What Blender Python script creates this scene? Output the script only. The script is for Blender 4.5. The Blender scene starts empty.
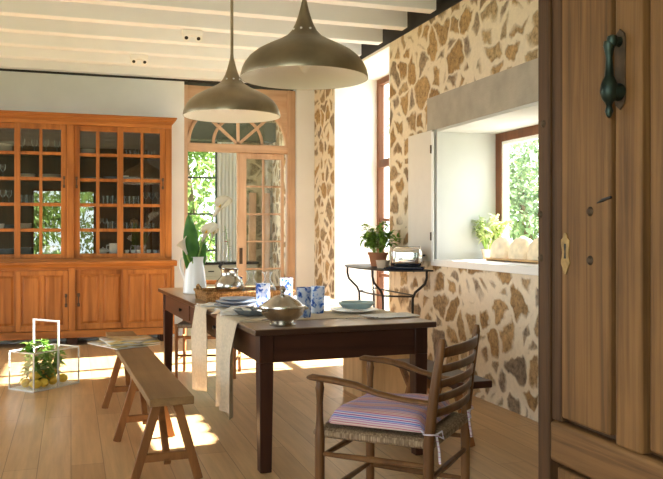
import bpy, bmesh, math, random
from mathutils import Vector, Matrix
random.seed(7)
PI = math.pi
scn = bpy.context.scene
COL = scn.collection

# ------------------------------------------------------------------ camera
H = 1.27; TH = math.radians(18.25); FPX = 790.0; HZ = 231.0
FW = (math.sin(TH), math.cos(TH)); RT = (math.cos(TH), -math.sin(TH))
cd = bpy.data.cameras.new('camera'); cam = bpy.data.objects.new('camera', cd); COL.objects.link(cam)
cam.location = (0, 0, H); cam.rotation_euler = (PI/2, 0, -TH)
cd.sensor_width = 36; cd.lens = 36*FPX/663; cd.shift_y = -(239.5-HZ)/663; cd.clip_start = 0.05
scn.camera = cam
def ratio(u):
    a = (u-331.5)/FPX
    return (FW[0]+a*RT[0])/(FW[1]+a*RT[1])
def XY(u, y):            # x on the plane at depth y where the sight line of column u meets it
    return ratio(u)*y

# ------------------------------------------------------------------ materials
def new_mat(name):
    m = bpy.data.materials.new(name); m.use_nodes = True
    nt = m.node_tree; b = nt.nodes['Principled BSDF']
    return m, nt, b
def N(nt, t, **k):
    n = nt.nodes.new(t)
    for a, v in k.items():
        setattr(n, a, v)
    return n
def ramp(nt, stops, interp='LINEAR'):
    r = N(nt, 'ShaderNodeValToRGB'); cr = r.color_ramp; cr.interpolation = interp
    while len(cr.elements) > 1: cr.elements.remove(cr.elements[0])
    cr.elements[0].position = stops[0][0]; cr.elements[0].color = (*stops[0][1], 1)
    for p, c in stops[1:]:
        e = cr.elements.new(p); e.color = (*c, 1)
    return r
def plain(name, col, rough=.5, metal=0, spec=None, var=0.0, scale=8, bump=0, bscale=60):
    m, nt, b = new_mat(name)
    b.inputs['Roughness'].default_value = rough; b.inputs['Metallic'].default_value = metal
    if spec is not None: b.inputs['Specular IOR Level'].default_value = spec
    tc = N(nt, 'ShaderNodeTexCoord')
    if var:
        n = N(nt, 'ShaderNodeTexNoise'); n.inputs['Scale'].default_value = scale; n.inputs['Detail'].default_value = 4
        nt.links.new(tc.outputs['Object'], n.inputs['Vector'])
        r = ramp(nt, [(.3, tuple(c*(1-var) for c in col)), (.7, tuple(min(1, c*(1+var*.6)) for c in col))])
        nt.links.new(n.outputs['Fac'], r.inputs['Fac']); nt.links.new(r.outputs['Color'], b.inputs['Base Color'])
    else:
        b.inputs['Base Color'].default_value = (*col, 1)
    if bump:
        n2 = N(nt, 'ShaderNodeTexNoise'); n2.inputs['Scale'].default_value = bscale; n2.inputs['Detail'].default_value = 3
        nt.links.new(tc.outputs['Object'], n2.inputs['Vector'])
        bp = N(nt, 'ShaderNodeBump'); bp.inputs['Strength'].default_value = bump; bp.inputs['Distance'].default_value = .01
        nt.links.new(n2.outputs['Fac'], bp.inputs['Height']); nt.links.new(bp.outputs['Normal'], b.inputs['Normal'])
    return m
def wood(name, light, dark, axis='Z', scale=14, rough=.5, stretch=.06, bump=.15, spec=.22):
    m, nt, b = new_mat(name)
    b.inputs['Roughness'].default_value = rough; b.inputs['Specular IOR Level'].default_value = spec
    tc = N(nt, 'ShaderNodeTexCoord'); mp = N(nt, 'ShaderNodeMapping')
    s = {'X': (stretch, 1, 1), 'Y': (1, stretch, 1), 'Z': (1, 1, stretch)}[axis]
    mp.inputs['Scale'].default_value = s
    oi = N(nt, 'ShaderNodeObjectInfo')
    nt.links.new(tc.outputs['Object'], mp.inputs['Vector'])
    n = N(nt, 'ShaderNodeTexNoise'); n.noise_dimensions = '4D'
    n.inputs['Scale'].default_value = scale; n.inputs['Detail'].default_value = 7; n.inputs['Roughness'].default_value = .62
    n.inputs['Distortion'].default_value = .8
    mu = N(nt, 'ShaderNodeMath', operation='MULTIPLY'); mu.inputs[1].default_value = 17
    nt.links.new(oi.outputs['Random'], mu.inputs[0]); nt.links.new(mu.outputs[0], n.inputs['W'])
    nt.links.new(mp.outputs['Vector'], n.inputs['Vector'])
    mid = tuple((a+c)/2 for a, c in zip(light, dark))
    r = ramp(nt, [(.25, dark), (.42, mid), (.58, light), (.8, tuple(min(1, x*1.12) for x in light))])
    nt.links.new(n.outputs['Fac'], r.inputs['Fac'])
    nb = N(nt, 'ShaderNodeTexNoise'); nb.inputs['Scale'].default_value = 2.2; nb.inputs['Detail'].default_value = 3
    nt.links.new(tc.outputs['Object'], nb.inputs['Vector'])
    rb = ramp(nt, [(.3, (.78, .76, .74)), (.7, (1.08, 1.06, 1.04))])
    nt.links.new(nb.outputs['Fac'], rb.inputs['Fac'])
    mx = N(nt, 'ShaderNodeMix', data_type='RGBA', blend_type='MULTIPLY'); mx.inputs['Factor'].default_value = .8
    nt.links.new(r.outputs['Color'], mx.inputs[6]); nt.links.new(rb.outputs['Color'], mx.inputs[7])
    nt.links.new(mx.outputs[2], b.inputs['Base Color'])
    if bump:
        bp = N(nt, 'ShaderNodeBump'); bp.inputs['Strength'].default_value = bump; bp.inputs['Distance'].default_value = .004
        nt.links.new(n.outputs['Fac'], bp.inputs['Height']); nt.links.new(bp.outputs['Normal'], b.inputs['Normal'])
    return m
def glass_mat(name, tint=(.97, .98, .97), edge=0.0, edgecol=(.9, .95, .95), ior=1.45, rough=0.0):
    m, nt, b = new_mat(name); nt.nodes.remove(b)
    out = [n for n in nt.nodes if n.type == 'OUTPUT_MATERIAL'][0]
    tr = N(nt, 'ShaderNodeBsdfTransparent'); tr.inputs['Color'].default_value = (*tint, 1)
    gl = N(nt, 'ShaderNodeBsdfGlossy'); gl.inputs['Roughness'].default_value = rough
    f0 = ((ior-1)/(ior+1))**2
    lf = N(nt, 'ShaderNodeLayerWeight'); lf.inputs['Blend'].default_value = .5
    pw = N(nt, 'ShaderNodeMath', operation='POWER'); pw.inputs[1].default_value = 5
    fr = N(nt, 'ShaderNodeMath', operation='MULTIPLY_ADD'); fr.inputs[1].default_value = 1-f0; fr.inputs[2].default_value = f0
    nt.links.new(lf.outputs['Facing'], pw.inputs[0]); nt.links.new(pw.outputs[0], fr.inputs[0])
    mx = N(nt, 'ShaderNodeMixShader')
    nt.links.new(fr.outputs[0], mx.inputs[0]); nt.links.new(tr.outputs[0], mx.inputs[1]); nt.links.new(gl.outputs[0], mx.inputs[2])
    last = mx
    if edge:
        lw = N(nt, 'ShaderNodeLayerWeight'); lw.inputs['Blend'].default_value = .35
        mm = N(nt, 'ShaderNodeMath', operation='MULTIPLY'); mm.inputs[1].default_value = edge
        df = N(nt, 'ShaderNodeBsdfDiffuse'); df.inputs['Color'].default_value = (*edgecol, 1)
        m2 = N(nt, 'ShaderNodeMixShader')
        nt.links.new(lw.outputs['Facing'], mm.inputs[0]); nt.links.new(mm.outputs[0], m2.inputs[0])
        nt.links.new(mx.outputs[0], m2.inputs[1]); nt.links.new(df.outputs[0], m2.inputs[2]); last = m2
    nt.links.new(last.outputs[0], out.inputs['Surface'])
    return m
def leaf_mat(name, col, col2, trans=.35):
    m, nt, b = new_mat(name); out = [n for n in nt.nodes if n.type == 'OUTPUT_MATERIAL'][0]
    tc = N(nt, 'ShaderNodeTexCoord'); n = N(nt, 'ShaderNodeTexNoise'); n.inputs['Scale'].default_value = 9
    nt.links.new(tc.outputs['Object'], n.inputs['Vector'])
    r = ramp(nt, [(.35, col), (.65, col2)]); nt.links.new(n.outputs['Fac'], r.inputs['Fac'])
    nt.links.new(r.outputs['Color'], b.inputs['Base Color']); b.inputs['Roughness'].default_value = .45
    t = N(nt, 'ShaderNodeBsdfTranslucent'); nt.links.new(r.outputs['Color'], t.inputs['Color'])
    mx = N(nt, 'ShaderNodeMixShader'); mx.inputs[0].default_value = trans
    nt.links.new(b.outputs[0], mx.inputs[1]); nt.links.new(t.outputs[0], mx.inputs[2]); nt.links.new(mx.outputs[0], out.inputs['Surface'])
    return m
def stone_mat(name, mortar, stops, cell=.205, gap=.088, axis_u='Y', bump=.55):
    m, nt, b = new_mat(name); b.inputs['Roughness'].default_value = .92; b.inputs['Specular IOR Level'].default_value = .15
    tc = N(nt, 'ShaderNodeTexCoord')
    nz = N(nt, 'ShaderNodeTexNoise'); nz.inputs['Scale'].default_value = 3.2; nz.inputs['Detail'].default_value = 2
    nt.links.new(tc.outputs['Object'], nz.inputs['Vector'])
    sub = N(nt, 'ShaderNodeVectorMath', operation='SUBTRACT'); sub.inputs[1].default_value = (.5, .5, .5)
    nt.links.new(nz.outputs['Color'], sub.inputs[0])
    sc = N(nt, 'ShaderNodeVectorMath', operation='SCALE'); sc.inputs['Scale'].default_value = .26
    nt.links.new(sub.outputs[0], sc.inputs[0])
    nz2 = N(nt, 'ShaderNodeTexNoise'); nz2.inputs['Scale'].default_value = 16; nz2.inputs['Detail'].default_value = 3
    nt.links.new(tc.outputs['Object'], nz2.inputs['Vector'])
    sub2 = N(nt, 'ShaderNodeVectorMath', operation='SUBTRACT'); sub2.inputs[1].default_value = (.5, .5, .5)
    nt.links.new(nz2.outputs['Color'], sub2.inputs[0])
    sc2 = N(nt, 'ShaderNodeVectorMath', operation='SCALE'); sc2.inputs['Scale'].default_value = .06
    nt.links.new(sub2.outputs[0], sc2.inputs[0])
    ad = N(nt, 'ShaderNodeVectorMath', operation='ADD'); nt.links.new(tc.outputs['Object'], ad.inputs[0]); nt.links.new(sc.outputs[0], ad.inputs[1])
    ad2 = N(nt, 'ShaderNodeVectorMath', operation='ADD'); nt.links.new(ad.outputs[0], ad2.inputs[0]); nt.links.new(sc2.outputs[0], ad2.inputs[1])
    mp = N(nt, 'ShaderNodeMapping'); k = 1/cell
    mp.inputs['Scale'].default_value = (0.02*k, k, 1.12*k) if axis_u == 'Y' else (k, .02*k, 1.12*k)
    nt.links.new(ad2.outputs[0], mp.inputs['Vector'])
    ve = N(nt, 'ShaderNodeTexVoronoi', feature='DISTANCE_TO_EDGE'); ve.inputs['Scale'].default_value = 1; ve.inputs['Randomness'].default_value = 1
    vc = N(nt, 'ShaderNodeTexVoronoi', feature='F1'); vc.inputs['Scale'].default_value = 1; vc.inputs['Randomness'].default_value = 1
    nt.links.new(mp.outputs[0], ve.inputs['Vector']); nt.links.new(mp.outputs[0], vc.inputs['Vector'])
    # stone mask: away from the joints, and each stone its own size
    sx = N(nt, 'ShaderNodeSeparateColor'); nt.links.new(vc.outputs['Color'], sx.inputs[0])
    ms = N(nt, 'ShaderNodeMapRange'); ms.inputs[3].default_value = gap*.45; ms.inputs[4].default_value = gap*2.3
    nt.links.new(sx.outputs[1], ms.inputs[0])
    df = N(nt, 'ShaderNodeMath', operation='SUBTRACT'); nt.links.new(ve.outputs['Distance'], df.inputs[0]); nt.links.new(ms.outputs[0], df.inputs[1])
    mk = N(nt, 'ShaderNodeMapRange'); mk.inputs[1].default_value = -.03; mk.inputs[2].default_value = .07
    nt.links.new(df.outputs[0], mk.inputs[0])
    rs = ramp(nt, stops); nt.links.new(sx.outputs[0], rs.inputs['Fac'])
    n3 = N(nt, 'ShaderNodeTexNoise'); n3.inputs['Scale'].default_value = 28; n3.inputs['Detail'].default_value = 6; n3.inputs['Roughness'].default_value = .7
    nt.links.new(tc.outputs['Object'], n3.inputs['Vector'])
    r3 = ramp(nt, [(.3, (.42, .40, .38)), (.5, (1, 1, 1)), (.7, (1.5, 1.42, 1.28))]); nt.links.new(n3.outputs['Fac'], r3.inputs['Fac'])
    mst = N(nt, 'ShaderNodeMix', data_type='RGBA', blend_type='MULTIPLY'); mst.inputs['Factor'].default_value = 1
    nt.links.new(rs.outputs['Color'], mst.inputs[6]); nt.links.new(r3.outputs['Color'], mst.inputs[7])
    rm = ramp(nt, [(.3, tuple(c*.86 for c in mortar)), (.7, mortar)]); nt.links.new(n3.outputs['Fac'], rm.inputs['Fac'])
    mx = N(nt, 'ShaderNodeMix', data_type='RGBA'); nt.links.new(mk.outputs[0], mx.inputs['Factor'])
    nt.links.new(rm.outputs['Color'], mx.inputs[6]); nt.links.new(mst.outputs[2], mx.inputs[7]); nt.links.new(mx.outputs[2], b.inputs['Base Color'])
    hh = N(nt, 'ShaderNodeMath', operation='MULTIPLY_ADD'); hh.inputs[1].default_value = .35
    nt.links.new(n3.outputs['Fac'], hh.inputs[0]); nt.links.new(mk.outputs[0], hh.inputs[2])
    bp = N(nt, 'ShaderNodeBump'); bp.inputs['Strength'].default_value = bump; bp.inputs['Distance'].default_value = .02
    nt.links.new(hh.outputs[0], bp.inputs['Height']); nt.links.new(bp.outputs['Normal'], b.inputs['Normal'])
    return m
def floor_mat():
    m, nt, b = new_mat('oak_planks'); b.inputs['Roughness'].default_value = .38
    tc = N(nt, 'ShaderNodeTexCoord'); mp = N(nt, 'ShaderNodeMapping'); mp.inputs['Rotation'].default_value = (0, 0, PI/2)
    nt.links.new(tc.outputs['Object'], mp.inputs['Vector'])
    br = N(nt, 'ShaderNodeTexBrick'); br.offset = .37; br.inputs['Scale'].default_value = 1
    br.inputs['Brick Width'].default_value = 1.9; br.inputs['Row Height'].default_value = .17
    br.inputs['Mortar Size'].default_value = .0022; br.inputs['Mortar Smooth'].default_value = .3
    br.inputs['Color1'].default_value = (.46, .285, .140, 1); br.inputs['Color2'].default_value = (.59, .39, .205, 1)
    br.inputs['Mortar'].default_value = (.26, .15, .075, 1)
    nt.links.new(mp.outputs[0], br.inputs['Vector'])
    m2 = N(nt, 'ShaderNodeMapping'); m2.inputs['Scale'].default_value = (1, .06, 1); nt.links.new(tc.outputs['Object'], m2.inputs['Vector'])
    n = N(nt, 'ShaderNodeTexNoise'); n.inputs['Scale'].default_value = 26; n.inputs['Detail'].default_value = 3; n.inputs['Roughness'].default_value = .6
    nt.links.new(m2.outputs[0], n.inputs['Vector'])
    r = ramp(nt, [(.3, (.78, .75, .72)), (.7, (1.1, 1.08, 1.05))]); nt.links.new(n.outputs['Fac'], r.inputs['Fac'])
    mx = N(nt, 'ShaderNodeMix', data_type='RGBA', blend_type='MULTIPLY'); mx.inputs['Factor'].default_value = .9
    nt.links.new(br.outputs['Color'], mx.inputs[6]); nt.links.new(r.outputs['Color'], mx.inputs[7]); nt.links.new(mx.outputs[2], b.inputs['Base Color'])
    rr = ramp(nt, [(.3, (.26,)*3), (.7, (.42,)*3)]); nt.links.new(n.outputs['Fac'], rr.inputs['Fac']); b.inputs['Roughness'].default_value = .34
    bp = N(nt, 'ShaderNodeBump'); bp.inputs['Strength'].default_value = .25; bp.inputs['Distance'].default_value = .003; bp.invert = True
    nt.links.new(br.outputs['Fac'], bp.inputs['Height']); nt.links.new(bp.outputs['Normal'], b.inputs['Normal'])
    return m
def stripes_mat(name, axis, period, stops, zmix=0.0, rough=.9):
    m, nt, b = new_mat(name); b.inputs['Roughness'].default_value = rough; b.inputs['Specular IOR Level'].default_value = .1
    tc = N(nt, 'ShaderNodeTexCoord'); sp = N(nt, 'ShaderNodeSeparateXYZ'); nt.links.new(tc.outputs['Object'], sp.inputs[0])
    nz = N(nt, 'ShaderNodeTexNoise'); nz.inputs['Scale'].default_value = 6; nt.links.new(tc.outputs['Object'], nz.inputs['Vector'])
    a = N(nt, 'ShaderNodeMath', operation='MULTIPLY_ADD'); a.inputs[1].default_value = zmix
    nt.links.new(sp.outputs[2], a.inputs[0]); nt.links.new(sp.outputs['XYZ'.index(axis)], a.inputs[2])
    a2 = N(nt, 'ShaderNodeMath', operation='MULTIPLY_ADD'); a2.inputs[1].default_value = .012
    nt.links.new(nz.outputs['Fac'], a2.inputs[0]); nt.links.new(a.outputs[0], a2.inputs[2])
    d = N(nt, 'ShaderNodeMath', operation='DIVIDE'); d.inputs[1].default_value = period; nt.links.new(a2.outputs[0], d.inputs[0])
    f = N(nt, 'ShaderNodeMath', operation='FRACT'); nt.links.new(d.outputs[0], f.inputs[0])
    r = ramp(nt, stops, 'CONSTANT'); nt.links.new(f.outputs[0], r.inputs['Fac']); nt.links.new(r.outputs['Color'], b.inputs['Base Color'])
    return m
def weave_mat(name, c1, c2, sx=60, sy=60, sz=60, rough=.8):
    m, nt, b = new_mat(name); b.inputs['Roughness'].default_value = rough; b.inputs['Specular IOR Level'].default_value = .2
    tc = N(nt, 'ShaderNodeTexCoord'); mp = N(nt, 'ShaderNodeMapping'); mp.inputs['Scale'].default_value = (sx, sy, sz)
    nt.links.new(tc.outputs['Object'], mp.inputs['Vector'])
    ck = N(nt, 'ShaderNodeTexVoronoi', feature='F1'); ck.inputs['Scale'].default_value = 1; ck.inputs['Randomness'].default_value = .55
    nt.links.new(mp.outputs[0], ck.inputs['Vector'])
    r = ramp(nt, [(.15, c1), (.75, c2)]); nt.links.new(ck.outputs['Distance'], r.inputs['Fac']); nt.links.new(r.outputs['Color'], b.inputs['Base Color'])
    bp = N(nt, 'ShaderNodeBump'); bp.inputs['Strength'].default_value = .7; bp.inputs['Distance'].default_value = .004; bp.invert = True
    nt.links.new(ck.outputs['Distance'], bp.inputs['Height']); nt.links.new(bp.outputs['Normal'], b.inputs['Normal'])
    return m
def floral_mat():
    m, nt, b = new_mat('blue_floral_glass'); out = [n for n in nt.nodes if n.type == 'OUTPUT_MATERIAL'][0]
    tc = N(nt, 'ShaderNodeTexCoord'); oi = N(nt, 'ShaderNodeObjectInfo')
    n = N(nt, 'ShaderNodeTexNoise'); n.noise_dimensions = '4D'; n.inputs['Scale'].default_value = 24; n.inputs['Detail'].default_value = 2; n.inputs['Distortion'].default_value = 1.2
    mu = N(nt, 'ShaderNodeMath', operation='MULTIPLY'); mu.inputs[1].default_value = 9; nt.links.new(oi.outputs['Random'], mu.inputs[0]); nt.links.new(mu.outputs[0], n.inputs['W'])
    nt.links.new(tc.outputs['Object'], n.inputs['Vector'])
    r = ramp(nt, [(.47, (.88, .92, .96)), (.54, (.5, .64, .86)), (.58, (.10, .22, .58)), (.72, (.04, .11, .4))]); nt.links.new(n.outputs['Fac'], r.inputs['Fac'])
    nt.links.new(r.outputs['Color'], b.inputs['Base Color']); b.inputs['Roughness'].default_value = .12
    t = N(nt, 'ShaderNodeBsdfTranslucent'); nt.links.new(r.outputs['Color'], t.inputs['Color'])
    tr = N(nt, 'ShaderNodeBsdfTransparent'); nt.links.new(r.outputs['Color'], tr.inputs['Color'])
    m1 = N(nt, 'ShaderNodeMixShader'); m1.inputs[0].default_value = .5; nt.links.new(b.outputs[0], m1.inputs[1]); nt.links.new(t.outputs[0], m1.inputs[2])
    m2 = N(nt, 'ShaderNodeMixShader'); m2.inputs[0].default_value = .35; nt.links.new(m1.outputs[0], m2.inputs[1]); nt.links.new(tr.outputs[0], m2.inputs[2])
    nt.links.new(m2.outputs[0], out.inputs['Surface'])
    return m

M = {}
M['plaster'] = plain('cream_plaster', (.71, .725, .72), .9, var=.05, scale=2.5, bump=.12, bscale=30)
M['white'] = plain('white_limewash', (.87, .855, .82), .85, var=.03, scale=3)
M['reveal'] = plain('dimmed_limewash', (.58, .585, .565), .85, var=.04, scale=3)  # white limewash darkened in colour, standing in for weaker sky light
M['beam'] = plain('cream_painted_beam', (.87, .905, .94), .5, var=.03, scale=2)
M['shutter'] = plain('shutter_paint', (.74, .69, .61), .6, var=.03)
M['black'] = plain('black_iron_plate', (.012, .01, .009), .6)
M['stone'] = stone_mat('rubble_stone', (.82, .71, .54), [(0, (.30, .19, .09)), (.25, (.44, .29, .14)), (.45, (.22, .17, .125)), (.62, (.48, .34, .18)), (.8, (.27, .215, .165)), (1, (.38, .27, .15))])
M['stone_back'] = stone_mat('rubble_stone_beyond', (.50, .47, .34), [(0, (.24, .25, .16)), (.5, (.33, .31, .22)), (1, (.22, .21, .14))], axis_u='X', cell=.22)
M['lintel'] = plain('grey_lintel_stone', (.42, .375, .31), .9, var=.14, scale=7, bump=.3, bscale=80)
M['floor'] = floor_mat()
M['cab'] = wood('orange_pine', (.40, .152, .037), (.17, .055, .011), 'Z', 12, .42)
M['cabx'] = wood('orange_pine_rail', (.40, .152, .037), (.17, .055, .011), 'X', 12, .42)
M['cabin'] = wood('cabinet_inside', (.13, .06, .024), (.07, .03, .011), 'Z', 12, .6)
M['pine'] = wood('pale_pine', (.58, .40, .27), (.40, .25, .15), 'Z', 12, .5)
M['pinex'] = wood('pale_pine_rail', (.58, .40, .27), (.40, .25, .15), 'X', 12, .5)
M['tabletop'] = wood('brown_tabletop', (.42, .275, .155), (.27, .16, .085), 'Y', 10, .28, spec=.45)
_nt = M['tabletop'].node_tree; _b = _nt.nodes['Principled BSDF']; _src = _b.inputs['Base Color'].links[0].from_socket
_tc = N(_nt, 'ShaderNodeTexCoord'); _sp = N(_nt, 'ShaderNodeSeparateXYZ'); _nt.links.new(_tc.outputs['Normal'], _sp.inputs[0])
_mx = N(_nt, 'ShaderNodeMix', data_type='RGBA'); _mx.inputs[6].default_value = (.05, .022, .012, 1)   # dark brown on the sides, lighter wood where faces point up
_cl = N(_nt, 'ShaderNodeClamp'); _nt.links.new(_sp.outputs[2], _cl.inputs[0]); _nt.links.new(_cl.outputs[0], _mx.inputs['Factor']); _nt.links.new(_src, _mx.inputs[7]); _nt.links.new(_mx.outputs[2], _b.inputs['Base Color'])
M['tableleg'] = wood('dark_table_wood', (.058, .021, .011), (.026, .009, .005), 'Z', 12, .42)
M['tabley'] = wood('table_apron_wood', (.10, .038, .017), (.045, .016, .007), 'Y', 12, .42)
M['tablex'] = wood('table_end_wood', (.058, .021, .011), (.026, .009, .005), 'X', 12, .42)
M['bench'] = wood('bench_plank', (.31, .18, .078), (.19, .10, .04), 'Y', 10, .5)
M['benchleg'] = wood('bench_leg_wood', (.30, .13, .043), (.16, .06, .018), 'Z', 12, .5)
M['chair'] = wood('armchair_wood', (.19, .088, .032), (.075, .03, .01), 'Z', 14, .4)
M['chair2'] = wood('side_chair_wood', (.36, .15, .05), (.2, .08, .025), 'Z', 14, .45)
M['olddoor'] = wood('old_door_wood', (.235, .118, .042), (.06, .027, .009), 'Z', 30, .55, stretch=.03, bump=.6)
M['olddoory'] = wood('old_door_rail_wood', (.22, .112, .042), (.06, .027, .009), 'Y', 30, .55, stretch=.03, bump=.6)
M['olddoordark'] = wood('old_door_stile_wood', (.10, .048, .019), (.032, .015, .006), 'Z', 30, .55, stretch=.03, bump=.6)
M['frame'] = wood('window_frame_wood', (.19, .075, .034), (.10, .038, .016), 'Z', 12, .45)
M['crate'] = wood('crate_wood', (.70, .45, .22), (.50, .29, .12), 'Z', 10, .5)
M['brass'] = plain('aged_brass', (.34, .29, .195), .38, 1, var=.25, scale=5)
M['silver'] = plain('tarnished_silver', (.60, .57, .52), .22, 1, var=.25, scale=9)
M['chrome'] = plain('chrome', (.85, .85, .84), .08, 1)
M['iron'] = plain('black_wrought_iron', (.02, .017, .015), .5, .4)
M['verdigris'] = plain('dark_green_bronze', (.03, .045, .035), .4, .8, var=.4, scale=30)
M['rust'] = plain('rusty_plate', (.09, .055, .03), .7, .4, var=.3, scale=30)
M['escutcheon'] = plain('worn_brass_plate', (.30, .19, .07), .45, .7, var=.3, scale=40)
M['whitepaint'] = plain('white_enamel_paint', (.9, .9, .88), .35)
M['leadframe'] = plain('grey_white_metal', (.62, .61, .58), .4, .3)
M['lampin'] = plain('lamp_inside_white', (.9, .87, .82), .6)
M['porcelain'] = plain('white_enamel', (.84, .86, .87), .18)
M['plate'] = plain('grey_blue_plate', (.30, .36, .47), .2, var=.08)
M['platew'] = plain('white_plate', (.8, .79, .75), .2)
M['platedark'] = plain('slate_bowl', (.13, .15, .17), .25)
M['plateteal'] = plain('pale_teal_bowl', (.36, .50, .52), .2)
M['linen'] = plain('natural_linen', (.66, .56, .42), .95, var=.12, scale=60, bump=.4, bscale=300)
M['napkin'] = plain('white_napkin', (.82, .80, .76), .95, bump=.2, bscale=200)
M['greynapkin'] = stripes_mat('grey_striped_napkin', 'Y', .05, [(0, (.78, .77, .74)), (.82, (.45, .45, .44)), (.9, (.78, .77, .74))])
M['wicker'] = weave_mat('wicker', (.50, .28, .11), (.16, .075, .025), 70, 70, 55)
M['rush'] = weave_mat('rush_seat', (.42, .30, .19), (.15, .095, .055), 130, 130, 10)
M['terracotta'] = plain('terracotta', (.42, .17, .075), .8, var=.12)
M['potw'] = plain('pale_clay', (.66, .50, .36), .7, var=.1)
M['soil'] = plain('soil', (.05, .03, .02), .95, bump=.5)
M['jar'] = plain('brown_jar', (.10, .04, .025), .25)
M['tray'] = plain('dark_blue_tray', (.015, .018, .035), .25)
M['leaf'] = leaf_mat('herb_leaf', (.11, .26, .03), (.29, .48, .08))
M['leafpale'] = leaf_mat('pale_herb_leaf', (.34, .45, .14), (.72, .76, .42))
M['leafdark'] = leaf_mat('calla_leaf', (.04, .17, .02), (.10, .30, .05))
M['stemg'] = plain('green_stem', (.25, .42, .08), .5)
M['calla'] = leaf_mat('calla_white', (.84, .82, .72), (.9, .88, .8), .3)
M['spadix'] = plain('yellow_spadix', (.8, .55, .05), .6)
M['lemon'] = plain('lemon', (.78, .52, .05), .45, var=.1, bump=.3, bscale=90)
M['bread'] = plain('bread_crust', (.85, .72, .52), .85, var=.2, scale=14, bump=.6, bscale=30)
M['glass'] = glass_mat('window_glass')
M['cabglass'] = glass_mat('cabinet_glass', (.93, .93, .9), ior=2.0)
M['boxglass'] = glass_mat('glass_box_pane', (.96, .97, .96), ior=1.5)
M['thinglass'] = glass_mat('thin_clear_glass', (.95, .97, .97), edge=.85)
M['floral'] = floral_mat()
M['cushion'] = stripes_mat('striped_cushion', 'X', .088, [
    (0, (.16, .22, .50)), (.08, (.58, .52, .64)), (.13, (.32, .03, .20)), (.18, (.62, .50, .56)), (.25, (.20, .25, .55)), (.31, (.58, .42, .48)),
    (.37, (.48, .10, .20)), (.42, (.60, .42, .38)), (.51, (.54, .26, .26)), (.57, (.62, .46, .40)), (.66, (.42, .08, .17)), (.70, (.58, .46, .45)),
    (.79, (.48, .22, .36)), (.85, (.62, .52, .56)), (.92, (.28, .05, .30)), (.96, (.5, .48, .64))], zmix=.9)
M['tie'] = stripes_mat('striped_tie', 'Z', .02, [(0, (.65, .6, .68)), (.5, (.45, .2, .35)), (.65, (.7, .62, .65))])
M['magazine'] = None
M['grass'] = plain('meadow', (.22, .24, .13), .95, var=.3, scale=1.5)
M['tree'] = leaf_mat('tree_leaf', (.10, .19, .035), (.26, .37, .10), .4)
M['treeblue'] = leaf_mat('tree_leaf_far', (.10, .17, .08), (.24, .33, .16), .4)
M['bark'] = plain('bark', (.16, .11, .07), .95)
M['curtain'] = plain('white_curtain', (.82, .83, .84), .9)
M['counter'] = plain('black_counter', (.02, .02, .022), .25)
M['counterfront'] = plain('pale_green_cupboard', (.62, .64, .54), .6)
M['red'] = plain('red_petal', (.45, .02, .03), .5)
M['navy'] = plain('navy_glaze', (.02, .04, .2), .2)
M['darkbeam'] = plain('grey_green_beam', (.09, .11, .085), .8)
M['concrete'] = plain('outside_paving', (.36, .35, .33), .9, var=.1, scale=1)

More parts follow.
